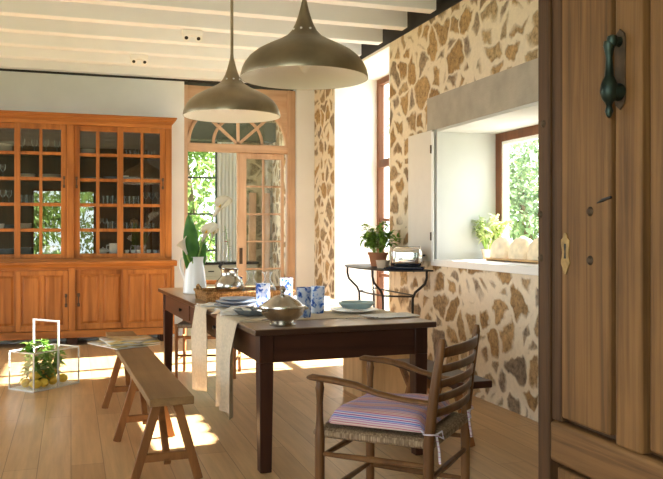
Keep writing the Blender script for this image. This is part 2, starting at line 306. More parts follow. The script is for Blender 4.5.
# ------------------------------------------------------------------ mesh helpers
class MB:
    def __init__(s): s.bm = bmesh.new()
    def box(s, x0, x1, y0, y1, z0, z1, T=None):
        vs = [s.bm.verts.new(Vector((x, y, z)) if T is None else T @ Vector((x, y, z))) for x in (x0, x1) for y in (y0, y1) for z in (z0, z1)]
        for f in ((0, 1, 3, 2), (4, 6, 7, 5), (0, 4, 5, 1), (2, 3, 7, 6), (0, 2, 6, 4), (1, 5, 7, 3)):
            s.bm.faces.new([vs[i] for i in f])
        return s
    def bar(s, p0, p1, w, d, side=(1, 0, 0), w1=None, d1=None):
        p0, p1 = Vector(p0), Vector(p1); t = (p1-p0).normalized(); sd = Vector(side); sd = (sd-t*sd.dot(t)).normalized(); n = t.cross(sd)
        w1 = w if w1 is None else w1; d1 = d if d1 is None else d1
        vs = []
        for p, a, c in ((p0, w, d), (p1, w1, d1)):
            for i, j in ((-1, -1), (1, -1), (1, 1), (-1, 1)): vs.append(s.bm.verts.new(p+sd*(i*a/2)+n*(j*c/2)))
        s.bm.faces.new(vs[3::-1]); s.bm.faces.new(vs[4:])
        for i in range(4):
            j = (i+1) % 4; s.bm.faces.new((vs[i], vs[j], vs[4+j], vs[4+i]))
        return s
    def tube(s, pts, r, n=8, closed=False, flat=1.0):
        pts = [Vector(p) for p in pts]; L = len(pts); rr = r if isinstance(r, (list, tuple)) else [r]*L
        rings = []; ref = None
        for i, p in enumerate(pts):
            if closed: t = pts[(i+1) % L]-pts[i-1]
            else: t = pts[min(i+1, L-1)]-pts[max(i-1, 0)]
            t.normalize()
            if ref is None: ref = Vector((0, 0, 1)) if abs(t.z) < .9 else Vector((1, 0, 0))
            a = (ref-t*ref.dot(t)).normalized(); ref = a; b = t.cross(a)
            rings.append([s.bm.verts.new(p+(a*math.cos(2*PI*k/n)*flat+b*math.sin(2*PI*k/n))*rr[i]) for k in range(n)])
        for i in range(L if closed else L-1):
            A, B = rings[i], rings[(i+1) % L]
            for k in range(n): s.bm.faces.new((A[k], A[(k+1) % n], B[(k+1) % n], B[k]))
        if not closed: s.bm.faces.new(rings[0][::-1]); s.bm.faces.new(rings[-1])
        return s
    def lathe(s, prof, n=28, c=(0, 0, 0), T=None):
        rings = []
        for r, z in prof:
            if r < 1e-5: rings.append([s.bm.verts.new((c[0], c[1], c[2]+z))])
            else: rings.append([s.bm.verts.new((c[0]+r*math.cos(2*PI*k/n), c[1]+r*math.sin(2*PI*k/n), c[2]+z)) for k in range(n)])
        for A, B in zip(rings, rings[1:]):
            for k in range(n):
                q = (k+1) % n
                if len(A) == 1 and len(B) == 1: continue
                if len(A) == 1: s.bm.faces.new((A[0], B[q], B[k]))
                elif len(B) == 1: s.bm.faces.new((A[k], A[q], B[0]))
                else: s.bm.faces.new((A[k], A[q], B[q], B[k]))
        if T is not None:
            for R in rings:
                for v in R: v.co = T @ v.co
        return s
    def prism(s, poly, a0, a1, f=lambda p, h: (p[0], p[1], h)):
        A = [s.bm.verts.new(f(p, a0)) for p in poly]; B = [s.bm.verts.new(f(p, a1)) for p in poly]; n = len(poly)
        s.bm.faces.new(A[::-1]); s.bm.faces.new(B)
        for i in range(n): s.bm.faces.new((A[i], A[(i+1) % n], B[(i+1) % n], B[i]))
        return s
    def grid(s, P):
        V = [[s.bm.verts.new(p) for p in row] for row in P]
        for i in range(len(V)-1):
            for j in range(len(V[0])-1): s.bm.faces.new((V[i][j], V[i][j+1], V[i+1][j+1], V[i+1][j]))
        return s
    def leaf(s, base, direc, length, width, droop=.3, up=Vector((0, 0, 1)), seg=3):
        d = Vector(direc).normalized(); b = Vector(base); sd = d.cross(up)
        if sd.length < .01: sd = Vector((1, 0, 0))
        sd.normalize(); nrm = sd.cross(d)
        prof = [0.05, 1, .75, 0.02] if seg == 3 else [.05, .75, 1, .85, .5, .02]
        rows = []
        for i, w in enumerate(prof):
            t = i/(len(prof)-1); p = b+d*(length*t)-nrm*0+Vector((0, 0, -droop*length*t*t))
            cup = nrm*(.12*width*w)
            rows.append([p-sd*(width*w/2)+cup, p, p+sd*(width*w/2)+cup])
        return s.grid(rows)
    def done(s, name, mat, parent=None, world=False, smooth=True, bevel=0, solid=0, sub=0, ang=35, recalc=True):
        if recalc: bmesh.ops.recalc_face_normals(s.bm, faces=s.bm.faces)
        me = bpy.data.meshes.new(name); 
        if world and parent is not None: s.bm.transform(wmat(parent).inverted())
        s.bm.to_mesh(me); s.bm.free()
        if smooth:
            for p in me.polygons: p.use_smooth = True
            me.set_sharp_from_angle(angle=math.radians(ang))
        me.materials.append(mat)
        o = bpy.data.objects.new(name, me); COL.objects.link(o)
        if parent is not None: o.parent = parent
        if solid:
            md = o.modifiers.new('solid', 'SOLIDIFY'); md.thickness = solid; md.offset = 0
        if bevel:
            md = o.modifiers.new('bevel', 'BEVEL'); md.width = bevel; md.segments = 2; md.limit_method = 'ANGLE'
        if sub:
            md = o.modifiers.new('sub', 'SUBSURF'); md.levels = sub; md.render_levels = sub
        return o
def wmat(o):
    m = Matrix.LocRotScale(o.location, o.rotation_euler, o.scale)
    return wmat(o.parent) @ m if o.parent else m
def tag(o, label, cat, group=None, kind=None):
    o['label'] = label; o['category'] = cat
    if group: o['group'] = group
    if kind: o['kind'] = kind
    return o
def thing(name, label, cat, loc=(0, 0, 0), rz=0, group=None, kind=None):
    o = bpy.data.objects.new(name, None); COL.objects.link(o); o.location = loc; o.rotation_euler = (0, 0, rz)
    o.empty_display_size = .1
    return tag(o, label, cat, group, kind)
def struct(name, mb, mat, label=None, **k):
    o = mb.done(name, mat, **k); o['kind'] = 'structure'
    if label: o['label'] = label
    return o
def structroot(name, label, loc=(0, 0, 0), rz=0):
    o = bpy.data.objects.new(name, None); COL.objects.link(o); o.location = loc; o.rotation_euler = (0, 0, rz)
    o['kind'] = 'structure'; o['label'] = label; return o
def kids(o): return [c for c in bpy.data.objects if c.parent == o]
def dup(root, loc, rz=0, label=None, group=None, scale=None):
    r = root.copy(); COL.objects.link(r); r.location = loc; r.rotation_euler = (0, 0, rz)
    if label: r['label'] = label
    if group: r['group'] = group
    if scale: r.scale = scale
    def rec(src, dst):
        for ch in kids(src):
            c = ch.copy(); COL.objects.link(c); c.parent = dst; rec(ch, c)
    rec(root, r)
    return r

# ------------------------------------------------------------------ the room
WX, WY, CZ = 2.95, 9.62, 3.10
LX = -3.2
struct('floor', MB().box(-6, 3.55, -3.2, 14.2, -.15, 0), M['floor'], smooth=False)
# stone wall on the right, with the tall opening and the deep window
T0, T1 = 7.13, 8.83       # tall opening
W0, W1, WZ0, WZ1 = 4.35, 6.09, 1.03, 2.13
w = MB()
for (a, b, c, d) in ((-3.2, W0, 0, CZ), (W0, W1, 0, WZ0-.05), (W0, W1, WZ1+.29, CZ), (W1, T0, 0, CZ), (T1, 14.2, 0, CZ)):
    w.box(WX, WX+.64, a, b, c, d)
w.box(WX+.002, WX+.64, W0, W1, WZ1, WZ1+.29)
struct('wall_right', w, M['stone'], smooth=False)
# white plastered reveals
r = MB()
r.box(WX-.004, WX+.64, T1-.03, T1+.002, 0, CZ); r.box(WX-.004, WX+.64, T0-.002, T0+.012, 0, CZ)
r.box(WX-.004, WX+.64, T0, T1, CZ-.03, CZ)
struct('trim_1', r, M['white'], 'white limewashed reveals of the tall opening', smooth=False)
r = MB()
r.box(WX-.012, WX+.64, W1-.03, W1+.02, WZ0, WZ1); r.box(WX-.006, WX+.64, W0-.02, W0+.02, WZ0, WZ1)
r.box(WX-.006, WX+.64, W0, W1, WZ1-.02, WZ1+.002)
struct('trim_2', r, M['reveal'], 'white limewashed reveals of the deep window', smooth=False)
struct('trim_3', MB().box(WX-.035, WX+.64, W0-.08, W1+.05, WZ0-.055, WZ0), M['white'], 'white window sill of the deep window', bevel=.006)
struct('trim_4', MB().box(WX-.006, WX+.1, 4.0, 6.27, WZ1+.004, WZ1+.29), M['lintel'], 'long grey stone lintel over the deep window', smooth=False)
# plaster wall at the back, with the french door opening
DX0, DX1, DY = XY(184, 9.64), XY(296.5, 9.64), 9.70
struct('wall_back', MB().box(LX, DX0, WY, WY+.3, 0, CZ-.025).box(DX1, WX, WY+.02, WY+.3, 0, CZ-.025), M['plaster'], smooth=False)
w = MB(); OP = ((4.3, 5.7), (6.3, 8.6))
for a, b_ in ((1.2, 4.3), (5.7, 6.3), (8.6, WY+.3)): w.box(LX-.2, LX, a, b_, 0, CZ+.5)
for a, b_ in OP: w.box(LX-.2, LX, a, b_, 0, .45).box(LX-.2, LX, a, b_, 2.75, CZ+.5)
struct('wall_left', w, M['plaster'], smooth=False)
w = MB().box(-2.0, -.97, -3.4, -3.2, 0, CZ+.5).box(.62, 3.59, -3.4, -3.2, 0, CZ+.5).box(-.97, .62, -3.4, -3.2, 0, .62).box(-.97, .62, -3.4, -3.2, 2.36, CZ+.5)
struct('wall_rear', w, M['darkbeam'], smooth=False)
for i_, (a, b_) in enumerate(OP):  # unseen windows, added to bring fill light from the left
    wn = structroot('window_%d' % (4+i_), 'unseen wide window added in the left wall', (LX-.12, a, .45))
    m_ = MB().box(0, .06, 0, .06, 0, 2.3).box(0, .06, b_-a-.06, b_-a, 0, 2.3).box(0, .06, .06, b_-a-.06, 0, .06).box(0, .06, .06, b_-a-.06, 2.24, 2.3).box(0, .06, (b_-a)/2-.03, (b_-a)/2+.03, .06, 2.24)
    m_.done('window_frame', M['whitepaint'], wn, smooth=False)
wn = structroot('window_6', 'garden window in the rear wall', (-.97, -3.33, .62))
MB().box(0, .05, 0, .06, 0, 1.74).box(1.54, 1.59, 0, .06, 0, 1.74).box(.05, 1.54, 0, .06, 0, .05).box(.05, 1.54, 0, .06, 1.69, 1.74).box(.76, .81, 0, .06, .05, 1.69).done('window_frame', M['frame'], wn, smooth=False)
struct('wall_front', MB().box(1.56, WX, 1.2, 1.40, 0, CZ+.5), M['plaster'], smooth=False)
struct('ceiling', MB().box(-6, 3.55, -3.2, 14.2, CZ+.36, CZ+.5), M['beam'], smooth=False)
# black plates on which the joists rest
struct('trim_5', MB().box(WX-.012, WX+.5, -3.2, WY, CZ+.0, CZ+.345), M['black'], 'black plate along the top of the stone wall', smooth=False)
struct('trim_6', MB().box(LX, WX-.08, WY-.005, WY+.29, CZ-.024, CZ+.34), M['black'], 'black plate along the top of the back wall', smooth=False)
k = 7
y = WY-.065
while y > .8:
    struct('trim_%d' % k, MB().box(LX, WX-.075, y-.06, y+.06, CZ, CZ+.345), M['beam'], 'cream painted ceiling joist', smooth=False, bevel=.004)
    y -= .592; k += 1

# room beyond the french doors
struct('wall_beyond', MB().box(1.0, 1.62, 13.0, 13.2, 0, 3.4).box(2.30, 3.1, 13.0, 13.2, 0, 3.4).box(1.62, 2.30, 13.0, 13.2, 2.75, 3.4).box(1.62, 2.3, 13.0, 13.2, 0, .35), M['stone_back'], smooth=False)
struct('wall_beyond_side', MB().box(2.42, 2.949, 11.85, 12.05, 0, 3.4), M['stone_back'], smooth=False)
struct('trim_40', MB().box(.6, 2.94, 11.6, 11.9, 2.62, 2.9), M['darkbeam'], 'grey green beam in the room beyond', smooth=False)
wn = structroot('window_3', 'window with dark glazing bars in the room beyond', (1.62, 13.02, .35))
MB().box(0, .03, 0, .05, 0, 2.4).box(.65, .68, 0, .05, 0, 2.4).box(.03, .65, 0, .05, 2.36, 2.4).box(.03, .65, 0, .05, 0, .04).done('window_frame', M['darkbeam'], wn, smooth=False)
for i in range(1, 4):
    MB().box(.03, .65, .005, .045, i*.6-.015, i*.6+.015).done('glazing_bar', M['darkbeam'], wn, smooth=False)
MB().box(.03, .65, .02, .024, .04, 2.36).done('glass_pane', M['glass'], wn, smooth=False)

# tall window in the stone wall
wn = structroot('window_1', 'tall brown framed window in the stone wall', (WX+.52, T0, 0))
L = T1-T0-.03
MB().box(0, .07, L-.065, L, 0, CZ-.03).box(0, .07, 0.012, .075, 0, CZ-.03).box(0, .07, .075, L-.065, CZ-.1, CZ-.03).box(0, .07, .075, L-.065, 0, .08).done('window_frame', M['frame'], wn, smooth=False, bevel=.004)
MB().box(-.01, .06, .07, L-.06, 2.02, 2.11).done('transom', M['frame'], wn, smooth=False, bevel=.004)
MB().box(.01, .06, L/2-.04, L/2+.04, .08, CZ-.1).done('mullion', M['frame'], wn, smooth=False, bevel=.004)
for z in (.75, 1.4): MB().box(.015, .05, .075, L-.065, z-.018, z+.018).done('glazing_bar', M['frame'], wn, smooth=False)
MB().box(.03, .034, .07, L-.06, .08, CZ-.1).done('glass_pane', M['glass'], wn, smooth=False)
# deep window
wn = structroot('window_2', 'brown framed window deep in the stone wall', (WX+.545, W0, WZ0))
L = W1-W0-.03; hh = WZ1-WZ0-.02
MB().box(0, .07, L-.09, L, 0, hh).box(0, .07, .02, .11, 0, hh).box(0, .07, .11, L-.09, hh-.075, hh).box(0, .07, .11, L-.09, 0, .06).done('window_frame', M['frame'], wn, smooth=False, bevel=.004)
MB().box(.01, .06, L-.125, L-.09, .06, hh-.075).box(.01, .06, .11, .145, .06, hh-.075).box(.01, .06, .145, L-.125, hh-.105, hh-.075).done('sash', M['whitepaint'], wn, smooth=False)
MB().box(.03, .034, .14, L-.12, .06, hh-.1).done('glass_pane', M['glass'], wn, smooth=False)
MB().box(-.03, -.005, .03, .70, .01, hh-.01).done('added_sun_board', M['shutter'], wn, bevel=.004)  # unseen board, added to keep sun out of the near half
# shutter folded open against the wall
sh = thing('window_shutter', 'pale painted shutter folded open flat against the stone wall beside the deep window', 'shutter', (WX-.035, W1+.025, WZ0-.02))
MB().box(-.0, .03, .0, .50, 0, WZ1-WZ0+.02).done('board', M['shutter'], sh, bevel=.004)
for z in (.18, .92): MB().tube([(-.008, .0, z), (-.008, .0, z+.07)], .009, 8).done('hinge', M['rust'], sh)
MB().box(-.006, .0, -.04, -.002, 0, WZ1-WZ0).done('hanging_strip', M['whitepaint'], sh, smooth=False)

# french doors with fanlight
fd = structroot('door_2', 'pine french doors with a fanlight in the back wall', (0, DY, 0))
dx0, dx1 = DX0, DX1
def X2(u): return XY(u, DY)
ztr = H+(231-146.5)*9.6/FPX     # transom centre
ztop = CZ-.05
oR = X2(287)                     # opening right edge
oL = X2(187.5)
MB().box(dx0+.003, oL, -.02, .08, 0, ztop).done('jamb', M['pine'], fd, smooth=False, bevel=.004)
MB().box(oR, dx1-.003, -.02, .08, 0, ztop).done('jamb', M['pine'], fd, smooth=False, bevel=.006)
MB().box(oR+.015, oR+.03, -.035, -.02, 0, ztop).done('moulding', M['pine'], fd, smooth=False)
MB().box(oL, oR, -.03, .08, ztr-.05, ztr+.05).done('transom', M['pinex'], fd, smooth=False, bevel=.006)
# fanlight: solid spandrel with an elliptical hole, plus radial bars
cx = (oL+oR)/2; ra = (oR-oL)/2-.01; rb = ztop-ztr-.05-.16
sp = MB(); n = 28; z0 = ztr+.05
for i in range(n):
    a0, a1 = PI*i/n, PI*(i+1)/n
    q = []
    for a in (a0, a1):
        ex, ez = cx+ra*math.cos(a), z0+rb*math.sin(a)
        q.append(((ex, ez), (ex if abs(math.cos(a)) < .999 else ex, ztop)))
    for yy in (0, .05): pass
    A = [sp.bm.verts.new((p[0], yy, p[1])) for yy in (0., .05) for p in (q[0][0], q[1][0], q[1][1], q[0][1])]
    for f in ((0, 1, 2, 3), (7, 6, 5, 4), (0, 4, 5, 1)): sp.bm.faces.new([A[j] for j in f])
sp.box(oL, oL+.011, 0, .05, z0, ztop); sp.box(oR-.011, oR, 0, .05, z0, ztop)
sp.done('fanlight_spandrel', M['pinex'], fd, smooth=False)
MB().tube([(cx+ra*math.cos(PI*i/28), .0, z0+rb*math.sin(PI*i/28)) for i in range(29)], .024, 6).done('fanlight_rim', M['pine'], fd)
MB().tube([(cx+ra*.5*math.cos(PI*i/20), .02, z0+rb*.62*math.sin(PI*i/20)) for i in range(21)], .02, 6).done('fanlight_arch', M['pine'], fd)
for a in (45, 90, 135):
    a = math.radians(a); MB().bar((cx, .02, z0), (cx+ra*.98*math.cos(a), .02, z0+rb*.98*math.sin(a)), .035, .035, (0, 1, 0)).done('fanlight_bar', M['pine'], fd, smooth=False)
MB().box(oL+.02, oR-.02, .03, .034, z0, z0+rb).done('fanlight_glass', M['glass'], fd, smooth=False)
# closed right-hand leaf
lx0, lx1 = X2(237), X2(284); p = [X2(246.5), X2(262.5), X2(264.5), X2(281)]
lf = MB(); zl = ztr-.055; PB = .45
lf.box(lx0, p[0], 0, .045, .02, zl).box(p[3], lx1, 0, .045, .02, zl).box(p[0], p[3], 0, .045, zl-.07, zl).box(p[0], p[3], 0, .045, .02, .12).box(p[0], p[3], 0, .045, .38, PB).box(p[0], p[3], .015, .03, .12, .38).box(p[1], p[2], .005, .04, PB, zl-.07)
rows = 5; ph = (zl-.07-PB)/rows
for i in range(1, rows): lf.box(p[0], p[3], .006, .039, PB+i*ph-.011, PB+i*ph+.011)
leafo = lf.done('door_leaf', M['pine'], fd, smooth=False, bevel=.004)
MB().box(p[0], p[3], .02, .024, PB, zl-.07).done('glass_pane', M['glass'], leafo, smooth=False)
MB().tube([(lx0+.05, -.005, 1.02), (lx0+.05, -.04, 1.02), (lx0+.05, -.045, .93)], .011, 8).box(lx0+.03, lx0+.07, -.006, 0, .86, 1.06).done('handle', M['rust'], leafo)
# left leaf, opened into the room beyond
lb = MB(); W_ = .7; T = Matrix.Translation((oL+.01, .09, 0)) @ Matrix.Rotation(math.radians(84), 4, 'Z')
lb.box(0, .09, 0, .045, .02, zl, T).box(W_-.09, W_, 0, .045, .02, zl, T).box(.09, W_-.09, 0, .045, zl-.1, zl, T).box(.09, W_-.09, 0, .045, .02, .3, T).box(W_/2-.012, W_/2+.012, .005, .04, .3, zl-.1, T)
for i in range(1, rows): lb.box(.09, W_-.09, .006, .039, PB+i*ph-.014, PB+i*ph+.014, T)
lb.done('open_door_leaf', M['pine'], fd, smooth=False)

# old studded door, opened towards us on the right
od = structroot('door_1', 'old dark studded wooden door standing open in the foreground', (1.5, 2.345, 0))
# local: y runs 0 (lock edge) to -.92 (hinge edge), face at x=0
ZT = 2.35
def dz(u, v, x=1.5):   # height on the door face for a sight line
    rt = ratio(u); yy = x/rt; s = FW[0]*x+FW[1]*yy
    return H+(HZ-v)*s/FPX
def dyl(u): return 1.5/ratio(u)-2.345
b0 = dyl(537.6); b1, b2, b3, b4 = dyl(549), dyl(559.5), dyl(612), dyl(641)
rail1 = dz(549.7, 419.7); rail0 = rail1-.135
hinge = -.93
MB().box(0, .05, b1, b0, .01, ZT).done('lock_stile', M['olddoordark'], od, bevel=.006)
MB().box(0, .05, hinge, hinge+.1, .01, ZT).done('hinge_stile', M['olddoor'], od, bevel=.006)
MB().box(.0, .05, b4, b3-.012, rail1, ZT-.14).done('muntin', M['olddoor'], od, bevel=.008)
MB().box(.0, .05, hinge+.1, b1, rail0, rail1).done('middle_rail', M['olddoory'], od, bevel=.014)
MB().box(.0, .05, hinge+.1, b1, ZT-.14, ZT).done('top_rail', M['olddoory'], od, bevel=.008)
MB().box(.0, .05, hinge+.1, b1, .01, .17).done('bottom_rail', M['olddoory'], od, bevel=.008)
MB().box(.010, .04, b2+.004, b1, rail1, ZT-.14).done('moulding', M['olddoordark'], od, bevel=.006)
MB().box(.014, .05, 1.514/ratio(609.5)-2.345, 1.514/ratio(559.6)-2.345, rail1+.014, ZT-.15).done('panel', M['olddoor'], od, bevel=.008)
MB().box(.014, .05, hinge+.12, b4-.016, rail1+.014, ZT-.15).done('panel', M['olddoor'], od, bevel=.008)
MB().box(.014, .05, hinge+.12, b1-.024, .184, rail0-.014).done('panel', M['olddoor'], od, bevel=.008)
MB().box(.044, .05, hinge+.09, b1+.001, .16, ZT-.13).done('backing', M['olddoordark'], od, smooth=False)
def stud(u, v, face=0.0, r=.013):
    yy, zz = (1.5+face)/ratio(u)-2.345, dz(u, v, 1.5+face)
    MB().lathe([(0, .009), (r*.6, .007), (r, 0), (r, -.003)], 12, T=Matrix.Translation((face, yy, zz)) @ Matrix.Rotation(-PI/2, 4, 'Y')).done('nail_head', M['rust'], od)
for u, v in ((540.5, 214.5), (541, 258), (543.5, 124)): stud(u, v)
for u, v in ((590, 211.5), (590, 260.5)): stud(u, v, .013, .015)
# crack left by an old latch
MB().tube([(.0145, 1.514/ratio(u_)-2.345, dz(u_, v_, 1.514)) for u_, v_ in ((597, 203), (603, 200), (611, 197))], [.002, .006, .004], 6).done('latch_scar', M['iron'], od)
# escutcheon
ey, ez = 1.513/ratio(565.5)-2.345, dz(565.5, 253, 1.513)
poly = [(-.006, .065), (.006, .065), (.012, .05), (.024, .042), (.02, .02), (.016, 0), (.02, -.02), (.026, -.03), (.014, -.05), (.005, -.068), (-.005, -.068), (-.014, -.05), (-.026, -.03), (-.02, -.02), (-.016, 0), (-.02, .02), (-.024, .042), (-.012, .05)]
es = MB().prism(poly, .0145, .011, lambda p, h: (h, ey-p[0], ez+p[1])).done('escutcheon', M['escutcheon'], od, bevel=.001)
MB().prism([(-.005, .03), (.005, .03), (.006, .018), (.003, .005), (.006, -.018), (-.006, -.018), (-.003, .005), (-.006, .018)], .0112, .0105, lambda p, h: (h, ey-p[0], ez+p[1])).done('keyhole', M['black'], es, smooth=False)
# knocker / handle on its plate
ky, kt, kb = dyl(621), dz(621, 29), dz(621, 110)
hgt = kt-kb
prof = []
for i in range(24):
    a = 2*PI*i/24; zz = math.sin(a); ww = .027*(1-.35*math.cos(2*math.asin(max(-1, min(1, zz))))) if abs(zz) < .95 else .012
    prof.append((math.cos(a)*ww*(1.2), (kt+kb)/2+zz*hgt/2))
MB().prism(prof, 0, -.006, lambda p, h: (h, ky+p[0], p[1])).done('knocker_plate', M['rust'], od, bevel=.001)
zt, zb = kt-hgt*.16, kb+hgt*.32
MB().tube([(-.002, ky, zt), (-.03, ky, zt)], [.016, .012], 10).lathe([(0, .02), (.014, .014), (.017, 0), (.012, -.014), (0, -.02)], 12, (-.03, ky, zt)).done('knocker_pivot', M['verdigris'], od)
MB().lathe([(.0, 0), (.015, 0), (.017, -.012), (.012, -.03), (.009, -.05), (.011, -.075), (.013, -.1), (.018, -.11), (.024, -.125), (.026, -.145), (.02, -.165), (.012, -.175), (.008, -.185), (.012, -.2), (.007, -.215), (0, -.22)], 16, (-.036, ky+.006, zt)).done('knocker', M['verdigris'], od)
MB().lathe([(0, .03), (.02, .026), (.026, .01), (.026, 0)], 14, T=Matrix.Translation((-.004, ky, zt-.145)) @ Matrix.Rotation(-PI/2, 4, 'Y')).done('striker', M['verdigris'], od)

# spot lights on the joists
def spot(u, yb, lab):
    # hangs under joist; three small lamp heads on a white box
    s = thing('ceiling_spotlight', lab, 'spotlight', (XY(u, yb), yb, CZ-.002), 0, 'ceiling spotlights')
    MB().box(-.09, .09, -.04, .04, -.05, 0).done('housing', M['whitepaint'], s, bevel=.006)
    for i, dx in enumerate((-.055, .055)):
        T = Matrix.Translation((dx, -.035, -.08)) @ Matrix.Rotation(math.radians(-60), 4, 'X')
        h = MB().lathe([(0, .05), (.02, .05), (.03, .03), (.036, 0), (.03, 0), (.0, .012)], 14, T=T).done('lamp_head', M['whitepaint'], s)
        MB().lathe([(0, .010), (.032, .001)], 14, T=T).done('lens', M['iron'], h)
    return s
spot(139, 8.42, 'small white spotlight under the ceiling joist nearer the cabinet')
spot(192, 7.24, 'small white spotlight under the ceiling joist above the small pendant')

# ------------------------------------------------------------------ display cabinet
CYF = 9.22   # front of the lower part
CYU = 9.27   # front of the upper part
cab = thing('display_cabinet', 'large orange pine display cabinet with glazed sliding doors along the back wall', 'cabinet', (0, 9.4, 0))
def CX(u): return XY(u, CYU)
xr = CX(171.8); xl = CX(-46)
def cb(): return MB()
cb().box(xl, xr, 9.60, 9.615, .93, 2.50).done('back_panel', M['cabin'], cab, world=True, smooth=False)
cb().box(xr-.03, xr, CYU+.09, 9.60, .93, 2.47).done('side_panel', M['cab'], cab, world=True, smooth=False)
cb().box(xl, xl+.03, CYU+.09, 9.60, .93, 2.47).done('side_panel', M['cab'], cab, world=True, smooth=False)
# face frame
for a, b in ((CX(165.2), xr), (CX(66.6), CX(74.2)), (xl, CX(-38))):
    cb().box(a, b, CYU, CYU+.09, .955, 2.455).done('post', M['cab'], cab, world=True, bevel=.004)
cb().box(xl, xr, CYU-.005, CYU+.09, 2.455, 2.50).done('frieze', M['cabx'], cab, world=True, bevel=.003)
cb().box(xl, xr, CYU+.0, CYU+.09, .93, .965).done('bottom_rail', M['cabx'], cab, world=True, smooth=False)
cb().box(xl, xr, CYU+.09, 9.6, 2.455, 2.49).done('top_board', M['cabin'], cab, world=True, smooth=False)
# crown
cm_ = cb()
for ov, a, b in ((.012, 2.497, 2.508), (.024, 2.508, 2.522), (.04, 2.522, 2.538), (.058, 2.538, 2.556), (.07, 2.556, 2.574)):
    cm_.box(xl-ov*.7, xr+ov*.75, CYU-ov, 9.60, a, b)
cm_.done('crown_moulding', M['cabx'], cab, world=True, bevel=.004, smooth=False)
SH = [1.015, 1.298, 1.581, 1.864, 2.147]     # clear bottoms of the rows
for i, z in enumerate(SH):
    zz = z-.006
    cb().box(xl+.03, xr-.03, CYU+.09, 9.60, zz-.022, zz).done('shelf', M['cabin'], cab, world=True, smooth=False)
PZ0, PZ1, BR = 1.015, 2.395, .037
def glazed(u0, a, b, c, d, u1, yf, hx):
    x0, x1 = XY(u0, yf), XY(u1, yf); A, B, C_, D = (XY(q, yf) for q in (a, b, c, d))
    m = MB(); t = .03
    m.box(x0, A, yf, yf+t, .965, 2.455).box(D, x1, yf, yf+t, .965, 2.455).box(A, D, yf, yf+t, PZ1, 2.455).box(A, D, yf, yf+t, .965, PZ0).box(B, C_, yf+.004, yf+t-.004, PZ0, PZ1)
    ph = (PZ1-PZ0-4*BR)/5
    for i in range(1, 5):
        z = PZ0+i*ph+(i-1)*BR
        m.box(A, B, yf+.004, yf+t-.004, z, z+BR).box(C_, D, yf+.004, yf+t-.004, z, z+BR)
    o = m.done('glazed_door', M['cab'], cab, world=True, bevel=.004, smooth=False)
    MB().box(A, D, yf+.013, yf+.016, PZ0, PZ1).done('glass_pane', M['cabglass'], o, world=True, smooth=False)
    if hx:
        hx_ = XY(hx, yf); zc = 1.815
        MB().tube([(hx_, yf, zc+.045), (hx_, yf-.018, zc+.04), (hx_, yf-.02, zc), (hx_, yf-.018, zc-.04), (hx_, yf, zc-.045)], .006, 6).box(hx_-.012, hx_+.012, yf-.003, yf, zc+.03, zc+.065).box(hx_-.012, hx_+.012, yf-.003, yf, zc-.065, zc-.03).done('handle', M['rust'], o, world=True)
glazed(-34, -28.5, -9, -6, 14.2, 19, CYU+.045, None)
glazed(14.2, 20.4, 39.2, 42.4, 61, 66.5, CYU+.008, 64)
glazed(74.2, 79.8, 96, 99.6, 117.2, 122.5, CYU+.045, 76.6)
glazed(117.2, 123.4, 140.6, 143.4, 160, 165.2, CYU+.008, 162.8)
# lower part
def LXc(u): return XY(u, CYF)
lr = LXc(174.5); ll = LXc(-48)
cb().prism([(0, .865), (-.02, .87), (-.03, .89), (-.045, .905), (-.045, .93), (.38, .93), (.38, .865)], ll-.02, lr+.025, lambda p, h: (h, CYF+p[0], p[1])).done('ledge', M['cabx'], cab, world=True)
cb().box(ll, lr, CYF+.1, 9.615, .15, .865).done('carcass', M['cabin'], cab, world=True, smooth=False)
for a, b in ((LXc(171.5), lr), (LXc(68.5), LXc(75.5)), (ll, LXc(-40))):
    cb().box(a, b, CYF, CYF+.1, .16, .865).done('post', M['cab'], cab, world=True, bevel=.004)
cb().box(ll+.004, lr-.004, CYF+.006, CYF+.1, .835, .866).done('top_rail', M['cabx'], cab, world=True, smooth=False)
cb().box(ll-.01, lr+.01, CYF-.02, 9.6, .085, .165).done('plinth', M['cabx'], cab, world=True, bevel=.008)
for xx in (ll+.1, LXc(72), lr-.1):
    cb().box(xx-.06, xx+.06, CYF+.05, 9.55, 0, .086).done('foot', M['tableleg'], cab, world=True, smooth=False)
